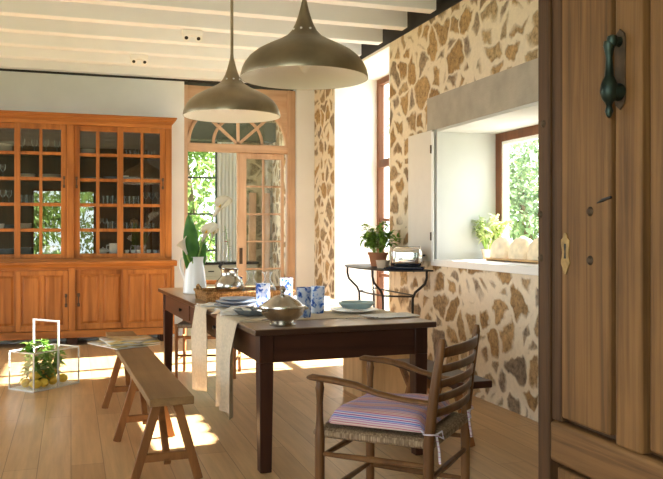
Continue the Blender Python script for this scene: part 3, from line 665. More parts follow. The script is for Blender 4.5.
def lowdoor(u0, u1, yf, hx):
    x0, x1 = XY(u0, yf), XY(u1, yf); z0, z1 = .168, .833; st = .05
    mid = (x0+x1)/2
    m = MB(); t = .03
    m.box(x0, x0+st, yf, yf+t, z0, z1).box(x1-st, x1, yf, yf+t, z0, z1).box(x0+st, x1-st, yf, yf+t, z1-.05, z1).box(x0+st, x1-st, yf, yf+t, z0, z0+.06).box(mid-.018, mid+.018, yf, yf+t, z0+.06, z1-.05)
    o = m.done('panelled_door', M['cab'], cab, world=True, bevel=.004, smooth=False)
    for a, b in ((x0+st, mid-.018), (mid+.018, x1-st)):
        p_ = MB(); c0, c1, d0, d1 = a, b, z0+.06, z1-.05
        p_.box(c0, c1, yf+.016, yf+.026, d0, d1)
        i1, i2 = .012, .032
        va = [p_.bm.verts.new((x, yf+.016, z)) for x, z in ((c0+i1, d0+i1), (c1-i1, d0+i1), (c1-i1, d1-i1), (c0+i1, d1-i1))]
        vb = [p_.bm.verts.new((x, yf+.006, z)) for x, z in ((c0+i2, d0+i2), (c1-i2, d0+i2), (c1-i2, d1-i2), (c0+i2, d1-i2))]
        p_.bm.faces.new(vb)
        for i in range(4): p_.bm.faces.new((va[i], va[(i+1) % 4], vb[(i+1) % 4], vb[i]))
        p_.done('raised_panel', M['cab'], o, world=True, smooth=False)
    if hx:
        hx_ = XY(hx, yf); zc = .50
        MB().tube([(hx_, yf, zc+.055), (hx_, yf-.02, zc+.05), (hx_, yf-.022, zc), (hx_, yf-.02, zc-.05), (hx_, yf, zc-.055)], .007, 6).box(hx_-.014, hx_+.014, yf-.003, yf, zc+.035, zc+.075).box(hx_-.014, hx_+.014, yf-.003, yf, zc-.075, zc-.035).done('handle', M['rust'], o, world=True)
lowdoor(-36, 19, CYF+.05, None)
lowdoor(15.8, 68.3, CYF+.01, 66.0)
lowdoor(75.7, 126, CYF+.05, 78.6)
lowdoor(122.8, 171.4, CYF+.01, None)

# ------------------------------------------------------------------ crockery in the cabinet
def make_plate(r=.11, mat='platew', label='', cat='plate', name='plate', group=None, loc=(0, 0, 0), deep=.02):
    o = MB().lathe([(0, .004), (r*.6, .004), (r*.72, .008), (r, deep), (r*1.0, deep+.003), (r*.7, .013), (r*.58, .009), (0, .009)], 26).done(name, M[mat])
    o.location = loc; return tag(o, label, cat, group)
def make_glass(kind, label, loc, group=None):
    P = {'tumbler': [(0, .004), (.028, .004), (.03, .006), (.034, .1)],
         'wine glass': [(.032, .002), (.006, .006), (.004, .03), (.004, .075), (.02, .09), (.033, .115), (.034, .14), (.03, .165)],
         'cup': [(0, .004), (.025, .004), (.038, .03), (.041, .065), (.038, .065), (.034, .03), (0, .008)]}[kind]
    return P
ordn = ['leftmost', 'second from left', 'third from left', 'fourth from left', 'fifth from left', 'sixth from left']
shelfn = ['bottom', 'second lowest', 'middle', 'second highest', 'top']
doorn = {0: 'far left door', 1: 'door left of centre post', 2: 'door right of centre post', 3: 'rightmost door'}
gmesh = {}
def cab_glass(kind, u, row, door, idx, tot, dyy=0.0, s=1.0):
    nm = {'tumbler': 'tumbler', 'wine glass': 'wine_glass', 'cup': 'cup'}[kind]
    adj = {'tumbler': 'clear glass tumbler', 'wine glass': 'clear stemmed wine glass', 'cup': 'small white cup'}[kind]
    lab = '%s on the %s cabinet shelf, %s' % (adj, shelfn[row], doorn[door])
    if tot > 1: lab = '%s %s, %s shelf, %s' % (ordn[idx], adj, shelfn[row], doorn[door])
    yy = 9.46+dyy
    if kind not in gmesh:
        o = MB().lathe(make_glass(kind, '', None), 16).done(nm, M['porcelain' if kind == 'cup' else 'thinglass'])
        gmesh[kind] = o
    else:
        o = gmesh[kind].copy(); COL.objects.link(o)
    o.location = (XY(u, yy), yy, SH[row]-.006); o.scale = (s, s, s)
    tag(o, lab, 'glass' if kind != 'cup' else 'cup', 'glassware in the display cabinet' if kind != 'cup' else 'cups in the display cabinet')
def row_of(kind, us, row, door, s=1.0):
    for i, u in enumerate(us): cab_glass(kind, u, row, door, i, len(us), (.05 if i % 2 else -.03), s)
pmesh = {}
plno = ['bottom', 'second', 'third', 'fourth', 'fifth', 'sixth']
def stack(u, row, door, n, r=.1, mat='platew', word='white plate', side=''):
    yy = 9.45
    for i in range(n):
        key = (r, mat)
        if key not in pmesh:
            o = make_plate(r, mat); pmesh[key] = o
        else:
            o = pmesh[key].copy(); COL.objects.link(o)
        o.location = (XY(u, yy), yy, SH[row]-.009+i*.014)
        pos = 'topmost' if i == n-1 else plno[i]
        tag(o, '%s %s in stack, %s shelf, %s%s' % (pos, word, shelfn[row], doorn[door], side), 'plate', 'plates stacked in the display cabinet')
# top shelf
stack(4, 4, 0, 6, .09)
row_of('wine glass', [22, 34.5, 46, 57], 4, 1, .95)
stack(88, 4, 2, 4, .085, 'platew')
make_plate(.045, 'jar', 'small dark red dish on the top shelf behind the glazed door right of centre post', 'dish', 'dish', None, (XY(115, 9.45), 9.45, SH[4]-.009), .03)
row_of('tumbler', [128, 132.5, 137, 147, 153], 4, 3, .68)
# fourth row
row_of('wine glass', [3], 3, 0, .9)
stack(26, 3, 1, 3, .1, 'platew', 'pale plate', ', left pane'); stack(50, 3, 1, 3, .12, 'platew', 'wide white plate', ', right pane')
stack(92, 3, 2, 1, .12, 'plateteal', 'pale green plate'); stack(112, 3, 2, 2, .1, 'plate', 'blue grey plate')
row_of('cup', [126], 3, 3, .8); stack(132, 3, 3, 2, .11, 'plate', 'blue plate')
# middle row
row_of('wine glass', [3, 9], 2, 0, .9)
row_of('tumbler', [24, 30], 2, 1); row_of('tumbler', [101, 105.5, 110, 115], 2, 2); row_of('tumbler', [127, 131.5, 136], 2, 3); row_of('wine glass', [146, 152, 158], 2, 3, .9)
# second row
row_of('cup', [1], 1, 0, .9)
stack(10, 1, 0, 3, .07, 'platedark', 'small dark plate')
stack(24, 1, 1, 4, .085, 'platew', 'small white plate')
row_of('wine glass', [99, 105], 1, 2, .75); row_of('tumbler', [110, 115], 1, 2, .9)
row_of('tumbler', [124.5, 129, 134, 138.5, 147, 152], 1, 3, .75)
# bottom row
stack(5, 0, 0, 4, .1, 'plate', 'blue grey plate', ''); stack(24, 0, 1, 5, .1, 'plate', 'blue grey plate', ', left pane'); stack(50, 0, 1, 6, .125, 'platew', 'wide white plate', ', right pane')
# white jug and teapot on the bottom shelf
jg = thing('milk_jug', 'white milk jug on the bottom shelf behind the glazed door right of centre', 'jug', (XY(113.5, 9.44), 9.44, SH[0]-.006))
MB().lathe([(0, 0), (.045, 0), (.055, .03), (.05, .07), (.045, .1), (.052, .118), (.047, .118), (.04, .1), (.045, .05), (0, .01)], 20).done('body', M['porcelain'], jg)
MB().tube([(-.045, 0, .1), (-.075, 0, .095), (-.08, 0, .06), (-.05, 0, .035)], .007, 6).done('handle', M['porcelain'], jg)
tp = thing('teapot', 'small white teapot on the bottom shelf left of the milk jug', 'teapot', (XY(103, 9.44), 9.44, SH[0]-.006))
MB().lathe([(0, 0), (.03, 0), (.05, .02), (.048, .045), (.03, .06), (0, .064)], 20).done('body', M['porcelain'], tp)
MB().lathe([(.0, .08), (.008, .074), (.006, .068), (.028, .062)], 14).done('lid', M['porcelain'], tp)
MB().tube([(.045, 0, .025), (.07, 0, .04), (.08, 0, .06)], [.01, .007, .005], 8).done('spout', M['porcelain'], tp)
row_of('cup', [127, 133, 139, 149, 155], 0, 3, .62)
o = MB().lathe([(0, 0), (.025, .005), (.05, .03), (.055, .05), (.04, .085), (.0, .1)], 16).done('wooden_box', M['wicker']); o.name = 'round_basket'
o.location = (XY(134, 9.52), 9.52, SH[1]+.065); o.location.z = SH[1]-.006; o.scale = (1, 1, 1.3); tag(o, 'small round brown basket on the second lowest shelf behind rightmost glazed door', 'basket')

# ------------------------------------------------------------------ pendants
def pendant():
    t = thing('pendant_lamp', '', 'lamp')
    out = [(.35, 0), (.351, .012), (.343, .045), (.328, .078), (.303, .112), (.262, .145), (.205, .176), (.145, .205), (.098, .232), (.07, .262), (.05, .3), (.034, .345), (.022, .39), (.014, .425), (.011, .45)]
    s = MB().lathe(out, 56).done('shade', M['brass'], t)
    inn = [(.347, .001), (.346, .012), (.338, .045), (.323, .076), (.298, .109), (.257, .141), (.2, .172), (.14, .2), (.05, .22), (0, .225)]
    MB().lathe(inn, 56).done('shade_lining', M['lampin'], s)
    MB().tube([(0, 0, .44), (0, 0, CZ-2.14+.35)], .0105, 10).done('rod', M['brass'], t)
    MB().lathe([(.0, .0), (.055, 0), (.055, -.02), (.012, -.03)], 20, (0, 0, CZ-2.14+.355)).done('ceiling_rose', M['brass'], t)
    for k in range(3):
        a = math.radians(200+k*40)
        MB().lathe([(0, .004), (.006, .002), (.007, -.004)], 8, T=Matrix.Translation((.074*math.cos(a), .074*math.sin(a), .262)) @ Matrix.Rotation(a, 4, 'Z') @ Matrix.Rotation(PI/2, 4, 'Y')).done('screw', M['whitepaint'], t)
    MB().lathe([(0, .03), (.02, .045), (.036, .08), (.03, .12), (.02, .15), (.02, .2)], 18).done('bulb', M['lampin'], t)
    return t
p1 = pendant(); p1.location = (1.218, 4.17, 2.107)
p1['label'] = 'nearer, larger looking brass dome pendant lamp with white inside, above the table'
p1['group'] = 'brass pendants over the table'
p2 = dup(p1, (1.107, 5.66, 2.098), .5, 'further brass dome pendant lamp hanging in front of the fanlight', 'brass pendants over the table')

# ------------------------------------------------------------------ dining table
TR = math.radians(2.9)
TLx, TLy, TW, TL, TZ = .90, 3.99, 1.06, 3.2, .76
tb = thing('dining_table', 'long old farmhouse dining table with dark legs and brown top', 'table', (TLx, TLy, 0), TR)
def TP(a, b, z=TZ):    # a across, b along -> world
    c, s = math.cos(TR), math.sin(TR)
    return (TLx+a*c-b*s, TLy+a*s+b*c, z)
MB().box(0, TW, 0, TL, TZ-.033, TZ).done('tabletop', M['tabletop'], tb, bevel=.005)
ap0, ap1 = TZ-.033-.15, TZ-.033
MB().box(.075, TW-.075, .05, .075, ap0, ap1).done('end_apron', M['tablex'], tb, smooth=False)
MB().box(.075, TW-.075, TL-.075, TL-.05, ap0, ap1).done('end_apron', M['tablex'], tb, smooth=False)
MB().box(.045, .07, .12, TL-.12, ap0, ap1).done('side_apron', M['tabley'], tb, smooth=False)
MB().box(TW-.07, TW-.045, .12, TL-.12, ap1-.03, ap1).done('side_apron', M['tabley'], tb, smooth=False)  # unseen side, made shallow so sunlight reaches the floor beneath
for a, b in ((.035, .04), (TW-.115, .04), (.035, TL-.12), (TW-.115, TL-.12)):
    m = MB(); c = (a+.04, b+.04)
    m.bar((c[0], c[1], 0), (c[0], c[1], ap0), .062, .062, (1, 0, 0), .078, .078); m.box(a+.001, a+.079, b+.001, b+.079, ap0, ap1)
    m.done('leg', M['tableleg'], tb, bevel=.004)
for b0 in (.75, 1.95):
    d = MB().box(.036, .045, b0, b0+.62, ap0+.02, ap1-.012).done('drawer', M['tabley'], tb, bevel=.003)
    MB().lathe([(0, .022), (.012, .02), (.014, .012), (.007, .004), (.007, 0)], 12, T=Matrix.Translation((.036, b0+.31, (ap0+ap1)/2)) @ Matrix.Rotation(-PI/2, 4, 'Y')).done('knob', M['iron'], d)

# linen runners across the table, hanging over the left edge
def runner(b0, b1, zend, label, seed):
    rnd = random.Random(seed); t = thing('table_runner', label, 'table runner', TP(0, (b0+b1)/2), TR, 'linen runners across the table')
    wd = b1-b0; nj = 22; rows = []
    path = []
    for i in range(18): path.append((TW-.02-i*(TW-.02)/17, TZ+.003, 0))
    path.append((-.006, TZ+.002, 0)); path.append((-.012, TZ-.01, 0))
    nh = 22
    for i in range(1, nh+1): path.append((-.014, TZ-.01-(TZ-.01-zend)*i/nh, i/nh))
    ph_ = rnd.uniform(0, 6)
    for (x, z, h) in path:
        row = []
        for j in range(nj+1):
            q = j/nj; shrink = 1-.14*h
            yy = (q-.5)*wd*shrink
            wave = -(.010+.016*math.sin(q*11+ph_+h*.6)+.008*math.sin(q*23+ph_))*min(1, h*3)
            zz = z-(.010*math.sin(q*5+ph_)+.02*q)*h
            row.append((x+wave, yy, zz-TZ))
        rows.append(row)
    MB().grid(rows).done('cloth', M['linen'], t, solid=.0025, ang=80)
    hem = [Vector(p) for p in rows[-1]]
    MB().tube(hem, .003, 6).done('hem', M['linen'], t)
runner(.33, .82, .23, 'natural linen runner hanging over the left table edge, the nearer of two', 3)
runner(1.12, 1.47, .22, 'natural linen runner hanging over left table edge, further from the viewer', 5)

# things on the table ---------------------------------------------------
def tureen():
    x, y = 1.085, 4.13
    t = thing('soup_tureen', 'tarnished silver lidded tureen at the near end of the table', 'tureen', (x, y, TZ+.001), .3)
    MB().lathe([(0, 0), (.07, 0), (.072, .008), (.055, .016), (.075, .03), (.11, .06), (.121, .09), (.125, .098), (.122, .102), (.115, .095), (.1, .06), (0, .03)], 36).done('bowl', M['silver'], t)
    l = MB().lathe([(.127, .1), (.126, .107), (.112, .112), (.1, .122), (.075, .142), (.045, .158), (.02, .166), (0, .168)], 36).done('lid', M['silver'], t)
    MB().lathe([(.012, .165), (.007, .175), (.016, .186), (.019, .197), (.012, .208), (.006, .213), (0, .218)], 16).done('finial', M['silver'], l)
    for s in (-1, 1):
        MB().tube([(s*.115, -.03, .085), (s*.145, -.025, .088), (s*.15, 0, .09), (s*.145, .025, .088), (s*.115, .03, .085)], .005, 6).done('handle', M['silver'], t)
tureen()
def tumbler(x, y, h, r, label):
    o = MB().lathe([(0, .008), (r*.86, .008), (r*.9, .012), (r, h), (r*1.02, h), (r*.93, 0), (0, 0)], 24).done('water_glass', M['floral'])
    o.location = (x, y, TZ+.004); tag(o, label, 'glass', 'blue flowered tumblers')
tumbler(1.205, 5.10, .16, .047, 'blue flowered tumbler left of the tureen, in front of the wicker tray')
tumbler(1.50, 5.60, .16, .045, 'blue flowered tumbler furthest back, peeking above the tureen lid')
tumbler(1.30, 4.46, .175, .043, 'blue flowered tumbler standing directly right of the tureen')
tumbler(1.445, 4.66, .165, .044, 'rightmost blue flowered tumbler, behind the one beside the tureen')
sp_ = [('large blue grey dinner plate, bottom of the stack by the wicker tray', .155, 'plate', 0, .02), ('blue grey soup plate, middle of the stack by the wicker tray', .145, 'plate', .016, .026), ('small blue grey plate on top of the stack by wicker tray', .12, 'plate', .038, .022)]
for lab, r_, mt, dz_, dp in sp_:
    make_plate(r_, mt, lab, 'plate', 'dinner_plate', 'table plates', (1.05, 5.18, TZ+.004+dz_), dp)
make_plate(.115, 'platedark', 'dark slate soup plate just left of the tureen', 'plate', 'soup_plate', 'table plates', (1.03, 4.64, TZ+.006), .035)
make_plate(.15, 'platew', 'white dinner plate under the teal bowl at right table edge', 'plate', 'dinner_plate', 'table plates', (1.67, 4.62, TZ+.004), .02)
make_plate(.12, 'plateteal', 'pale teal soup bowl on the white plate at right table edge', 'bowl', 'soup_bowl', None, (1.70, 4.66, TZ+.022), .04)
make_plate(.15, 'plate', 'blue grey plate at the right table edge, further back than teal bowl', 'plate', 'dinner_plate', 'table plates', (1.66, 5.55, TZ+.004), .02)
make_plate(.14, 'platew', 'white plate behind the two right tumblers', 'plate', 'dinner_plate', 'table plates', (1.50, 5.02, TZ+.004), .02)
def napkin(x, y, rz, w, l, hgt, label, mat='napkin', rolled=True):
    rows = []; rnd = random.Random(int(x*1000))
    for i in range(13):
        row = []
        for j in range(11):
            a, b = (i/12-.5)*l, (j/10-.5)*w
            e = math.sin(PI*j/10)**.6
            z = hgt*e*(.75+.35*math.sin(i*.9+j*.5))*(1 if rolled else .4)
            row.append((a+.01*math.sin(j), b+.008*math.sin(i*1.3), z))
        rows.append(row)
    o = MB().grid(rows).done('napkin', M[mat], solid=.004, ang=80); o.location = (x, y, TZ+.007); o.rotation_euler = (0, 0, rz)
    tag(o, label, 'napkin', 'cloth napkins on the table')
napkin(.955, 4.76, .3, .12, .27, .04, 'crumpled white napkin on the table left of the slate soup plate')
napkin(.90, 5.30, .2, .10, .2, .02, 'white napkin at the left table edge beside the blue plate stack')
napkin(1.80, 4.36, .12, .2, .30, .014, 'grey striped napkin lying on the near right table corner', 'greynapkin', False)
def fork(x, y, rz, label, grp):
    t = thing('fork', label, 'fork', (x, y, TZ+.006), rz, grp)
    MB().tube([(-.1, 0, .002), (-.05, 0, .004), (.0, 0, .005), (.03, 0, .004)], [.006, .004, .003, .004], 8, flat=.5).done('handle', M['silver'], t)
    m = MB().box(.028, .05, -.011, .011, .002, .005)
    for k in range(4): m.box(.05, .088, -.011+k*.0063, -.008+k*.0063, .002, .005)
    m.done('tines', M['silver'], t, smooth=False)
fork(.99, 4.34, .1, 'silver fork lying on the nearer linen runner left of tureen', 'table forks')
fork(1.60, 4.27, -.2, 'silver fork lying left of the grey striped napkin', 'table forks')
# wicker tray with handles
tx, ty, trz = 1.225, 5.80, TR
wt = thing('wicker_tray', 'low rectangular brown wicker tray in the middle of the table', 'tray', (tx, ty, TZ+.002), trz)
a, b = .31, .19
MB().box(-a, a, -b, b, 0, .012).done('base', M['wicker'], wt, smooth=False)
for s in (-1, 1):
    MB().prism([(s*b, 0), (s*(b+.022), .065), (s*(b+.008), .065), (s*(b-.012), 0)], -a-.015, a+.015, lambda p, h: (h, p[0], p[1])).done('side', M['wicker'], wt, smooth=False)
    MB().prism([(s*a, 0), (s*(a+.022), .065), (s*(a+.008), .065), (s*(a-.012), 0)], -b-.015, b+.015, lambda p, h: (p[0], h, p[1])).done('side', M['wicker'], wt, smooth=False)
    MB().tube([(s*(a+.015), -.07, .06), (s*(a+.03), -.06, .1), (s*(a+.034), 0, .115), (s*(a+.03), .06, .1), (s*(a+.015), .07, .06)], .009, 8).done('handle', M['wicker'], wt)
MB().tube([(-a-.02, -b-.02, .066), (a+.02, -b-.02, .066), (a+.02, b+.02, .066), (-a-.02, b+.02, .066)], .010, 8, closed=True).done('rim', M['wicker'], wt)
sj = thing('silver_jug', 'round bellied silver jug standing on the wicker tray', 'jug', (1.13, 5.87, TZ+.016), 0)
MB().lathe([(0, 0), (.05, 0), (.08, .02), (.104, .06), (.108, .09), (.095, .125), (.07, .15), (.062, .165), (.064, .2), (.072, .212), (.067, .212), (.058, .17), (0, .15)], 32).done('body', M['silver'], sj)
MB().tube([(-.06, .0, .2), (-.075, 0, .23), (-.055, 0, .255), (-.045, 0, .262)], [.006, .012, .012, .004], 8).done('thumb_piece', M['iron'], sj)
MB().tube([(0, .068, .2), (0, .12, .19), (0, .14, .13), (0, .1, .07)], .008, 8).done('handle', M['silver'], sj)
def carafe(x, y, lab):
    o = MB().lathe([(0, .004), (.05, .004), (.066, .03), (.066, .06), (.045, .095), (.024, .125), (.021, .15), (.034, .178), (.044, .188)], 28).done('carafe', M['thinglass'])
    o.location = (x, y, TZ+.016); tag(o, lab, 'carafe', 'glass carafes on the tray')
carafe(1.31, 5.94, 'clear glass carafe on the tray right of the silver jug'); carafe(1.40, 5.78, 'clear glass carafe at the right end of the wicker tray')
o = MB().lathe([(0, 0), (.035, 0), (.05, .03), (.052, .08), (.047, .08), (.04, .02), (0, .01)], 20).done('sugar_bowl', M['navy']); o.location = (1.26, 6.32, TZ+.002); o.scale = (1.2, 1.2, 1.7)
tag(o, 'navy blue bowl behind the wicker tray beside the silver jug', 'bowl')
# enamel pitcher with callas
pt = thing('enamel_pitcher', 'white enamel pitcher holding calla lilies at the far table end', 'pitcher', (.965, 6.50, TZ+.002), 0)
MB().lathe([(0, 0), (.094, 0), (.098, .006), (.094, .06), (.086, .14), (.076, .21), (.070, .255), (.072, .285), (.077, .298), (.072, .298), (.065, .255), (.07, .2), (0, .04)], 30).done('body', M['porcelain'], pt)
MB().tube([(-.062, 0, .27), (-.09, 0, .295), (-.12, 0, .27), (-.122, 0, .22), (-.10, 0, .15), (-.082, 0, .1)], .009, 8).done('handle', M['porcelain'], pt)
MB().tube([(.05, 0, .24), (.075, 0, .275), (.1, 0, .3)], [.03, .024, .014], 10).done('spout', M['porcelain'], pt)
def calla(base, tip, face, lab, size=.085):
    t = thing('calla_lily', lab, 'flower', base, 0, 'calla lilies in the pitcher')
    b_ = Vector((0, 0, 0)); e = Vector(tip)-Vector(base); mid_ = e*.5+Vector((e.x*.0, 0, .04)) - Vector((e.x*.15, e.y*.15, 0))
    MB().tube([b_, mid_*.6, mid_*1.05, e*.88, e], [.007, .007, .0065, .006, .006], 8).done('stem', M['stemg'], t)
    d = Vector(face).normalized(); q = d.to_track_quat('Z', 'Y').to_matrix().to_4x4()
    rows = []
    for i in range(9):
        h = i/8; row = []
        for j in range(21):
            aa = 2*PI*j/20; fr = max(0, math.cos(aa))
            rad = size*(.10+.42*h**1.5+.10*h**5)*(1+.55*h**3*fr**4)
            zz = size*(1.7*h+.45*h*h*math.cos(aa)-.18*h**5)
            row.append(Matrix.Translation(e) @ q @ Vector((rad*math.cos(aa), rad*math.sin(aa), zz)))
        rows.append(row)
    MB().grid(rows).done('spathe', M['calla'], t, ang=80, solid=.001)
    MB().tube([Matrix.Translation(e) @ q @ Vector((0, 0, size*k)) for k in (.2, .6, 1.0, 1.25)], [.004, .008, .008, .003], 8).done('spadix', M['spadix'], t)
bz = TZ+.05
def TPx(u, v, y):
    x = XY(u, y); s = FW[0]*x+FW[1]*y
    return (x, y, H+(HZ-v)*s/FPX)
calla((.98, 6.50, bz), TPx(213, 217, 6.45), (.45, -.35, .8), 'wide open white calla lily, the highest and rightmost in the pitcher', .10)
calla((.97, 6.48, bz), TPx(202, 241, 6.40), (.3, -.5, .8), 'white calla lily in the middle of the bunch', .085)
calla((.95, 6.49, bz), TPx(187, 254, 6.42), (-.45, -.3, .85), 'white calla lily drooping left of the big leaf', .08)
calla((.99, 6.53, bz), TPx(211, 240, 6.5), (.3, -.2, .9), 'half hidden white calla lily bud at the right of the bunch', .055)
def bigleaf(base, tip, wd, lab, bend=.05, twist=0.0):
    t = thing('calla_leaf', lab, 'leaf', base, 0, 'calla leaves in the pitcher')
    e = Vector(tip)-Vector(base); rows = []; sd = Vector((math.cos(twist), math.sin(twist), 0))
    for i in range(14):
        h = i/13; p_ = e*h+Vector((0, -bend*math.sin(PI*h), 0)); wv = wd*(.08 if h < .3 else math.sin(PI*min(1, (h-.3)/.7*.86+.14))**.8)
        row = []
        for j in range(7):
            s_ = (j-3)/3
            row.append(p_+sd*(wv*s_)+Vector((0, .02*abs(s_)*(1 if h > .3 else 0)+.008*math.sin(h*22)*abs(s_), .0)))
        rows.append(row)
    MB().grid(rows).done('blade', M['leafdark'], t, ang=80, solid=.001)
    MB().tube([Vector((0, .003, 0)), e*.35+Vector((0, .002-bend*.9, 0))], .006, 6).done('stalk', M['stemg'], t)
bigleaf((.955, 6.47, bz), TPx(189, 213, 6.42), .062, 'broad dark green calla leaf standing tall in the pitcher', .02)
bigleaf((.94, 6.50, bz), TPx(185, 234, 6.46), .05, 'lower dark green calla leaf on the left side of the pitcher', .03, .5)
bigleaf((.985, 6.50, bz), TPx(204, 236, 6.48), .04, 'narrow green calla leaf between the lily stems', .02, -.4)

# ------------------------------------------------------------------ benches
def bench(loc, rz, length, label, aframes, dark=True):
    t = thing('trestle_bench', label, 'bench', loc, rz, 'long benches beside the table')
    MB().box(-.11, .11, 0, length, .405, .445).done('seat_plank', M['bench'], t, bevel=.005)
    for k, b in enumerate(aframes):
        mt = M['benchleg'] 
        for s in (-1, 1):
            MB().bar((s*.165-.015, b-.0, 0), (s*.048-.01, b, .405), .044, .034, (1, 0, 0)).done('leg', mt, t, bevel=.003)
        MB().box(-.135, .115, b-.016, b+.016, .11, .15).done('crossbar', mt, t, bevel=.003)
        MB().bar((-.01, b-.02, .10), (-.01, b+.32, .41), .034, .028, (1, 0, 0)).done('brace', mt, t, bevel=.003)
    return t
bench((.475, 3.96, 0), math.radians(2.0), 2.75, 'long plank bench on trestle legs left of the table with magazines on it', (.1, .98, 1.93))
b2 = bench((2.10, 3.86, 0), math.radians(2.0), .85, 'dark plank bench end showing behind the armchair, right of the table', (.3, .62))
for c_ in kids(b2):
    if c_.name.startswith('seat_plank'): c_.data.materials[0] = M['tableleg']

# magazines on the far end of the bench
mgm, nt, bb = new_mat('magazine_cover'); tc = N(nt, 'ShaderNodeTexCoord'); nn = N(nt, 'ShaderNodeTexNoise'); nn.inputs['Scale'].default_value = 5; nn.inputs['Detail'].default_value = 1
nt.links.new(tc.outputs['Object'], nn.inputs['Vector']); rr_ = ramp(nt, [(.38, (.75, .73, .68)), (.45, (.55, .36, .08)), (.53, (.6, .5, .25)), (.58, (.12, .12, .11)), (.64, (.5, .49, .46))]); nt.links.new(nn.outputs['Fac'], rr_.inputs['Fac']); nt.links.new(rr_.outputs['Color'], bb.inputs['Base Color']); bb.inputs['Roughness'].default_value = .3
for i, (dx, dy, rz, lab) in enumerate(((-.02, 0, .45, 'glossy magazine lying open on the bench, under the other one'), (.02, .03, .15, 'glossy yellow and grey magazine on top of the pile on bench'))):
    t = thing('magazine', lab, 'magazine', (.385+dx, 5.93+dy, .447+i*.017), rz, 'magazines on the bench')
    MB().box(-.175, .175, -.21, .21, 0, .006).done('pages', M['platew'], t, smooth=False)
    rows = [[(-.18+.36*q/8, -.215, .010+.004*math.sin(q)), (-.18+.36*q/8, .215, .010+.004*math.sin(q*.8))] for q in range(9)]
    MB().grid(rows).done('cover', mgm, t, solid=.0008)

# ------------------------------------------------------------------ armchair
AC = math.radians(46.2)
ac = thing('ladderback_armchair', 'dark wooden ladder-back armchair with rush seat at the near end of the table', 'chair', (1.297, 3.068, 0), AC)
bw, bd, fw_ = .25, -.2275, .262; fd_ = .2275
for s in (-1, 1):
    MB().tube([(s*bw, bd+.01, 0), (s*bw, bd, .2), (s*bw, bd, .46), (s*bw, bd-.022, .66), (s*bw, bd-.05, .84), (s*bw, bd-.053, .865)], [.017, .02, .0215, .02, .0165, .009], 12).done('back_post', M['chair'], ac)
    MB().lathe([(.014, 0), (.018, .02), (.0205, .2), (.0205, .38), (.021, .46), (.018, .475), (.0145, .52), (.0135, .58), (.0165, .62), (.019, .64), (.0165, .65), (.015, .668)], 14, (s*fw_, fd_, 0)).done('front_post', M['chair'], ac)
    # arm
    pth = [(s*(fw_+.0), fd_+.052, .677), (s*(fw_+.005), fd_+.03, .68), (s*(fw_+.008), fd_-.06, .676), (s*(fw_+.006), fd_-.16, .664), (s*(fw_), fd_-.25, .638), (s*(bw+.004), bd+.10, .621), (s*bw, bd-.01, .617)]
    MB().tube(pth, [.012, .022, .0235, .022, .019, .017, .014], 10, flat=.62).done('arm', M['chair'], ac)
for i, z in enumerate((.575, .632, .687, .745, .808)):
    rows = []; hgt = .027 if i < 4 else .034
    lean = -.022*(z-.46)/.2 if z < .66 else -.022-.028*(z-.66)/.18
    for k in range(13):
        q = k/12*2-1; yy = bd+lean-.045*(1-q*q)
        cr = .008*(1-q*q) if i == 4 else .003*(1-q*q)
        rows.append([(q*bw, yy, z-hgt/2), (q*bw, yy-.003, z+hgt/2+cr)])
    MB().grid(rows).done('slat', M['chair'], ac, solid=.011, ang=60)
# rush seat: four triangles of wrapped rush
ss = MB(); z0, z1 = .435, .478
fr = (fw_-.004, fd_+.022); bk = (bw-.004, bd-.015)
ring = []
C0 = ss.bm.verts.new((0, 0, z1-.012)); C1 = ss.bm.verts.new((0, 0, z0+.012))
def seatring(grow, z): return [ss.bm.verts.new((x*grow, y*grow, z)) for x, y in ((fr[0], fr[1]), (-fr[0], fr[1]), (-bk[0], bk[1]), (bk[0], bk[1]))]
R1, R2, R3, R4 = seatring(.95, z1), seatring(1.03, (z0+z1)/2+.01), seatring(1.03, (z0+z1)/2-.01), seatring(.95, z0)
for A, B in ((R1, R2), (R2, R3), (R3, R4)):
    for i in range(4): ss.bm.faces.new((A[i], A[(i+1) % 4], B[(i+1) % 4], B[i]))
for i in range(4): ss.bm.faces.new((R1[i], R1[(i+1) % 4], C0)); ss.bm.faces.new((R4[i], R4[(i+1) % 4], C1))
ss.done('rush_seat', M['rush'], ac, bevel=.006)
def rung(p, q, r=.0115): MB().tube([p, [(a+c)/2 for a, c in zip(p, q)], q], [r*.8, r*1.15, r*.8], 10).done('rung', M['chair'], ac)
for z in (.355, .17):
    for s in (-1, 1): rung((s*fw_, fd_, z+.02), (s*bw, bd, z+.02))
rung((-fw_, fd_, .36), (fw_, fd_, .36)); rung((-fw_, fd_, .20), (fw_, fd_, .20)); rung((-bw, bd, .32), (bw, bd, .32))
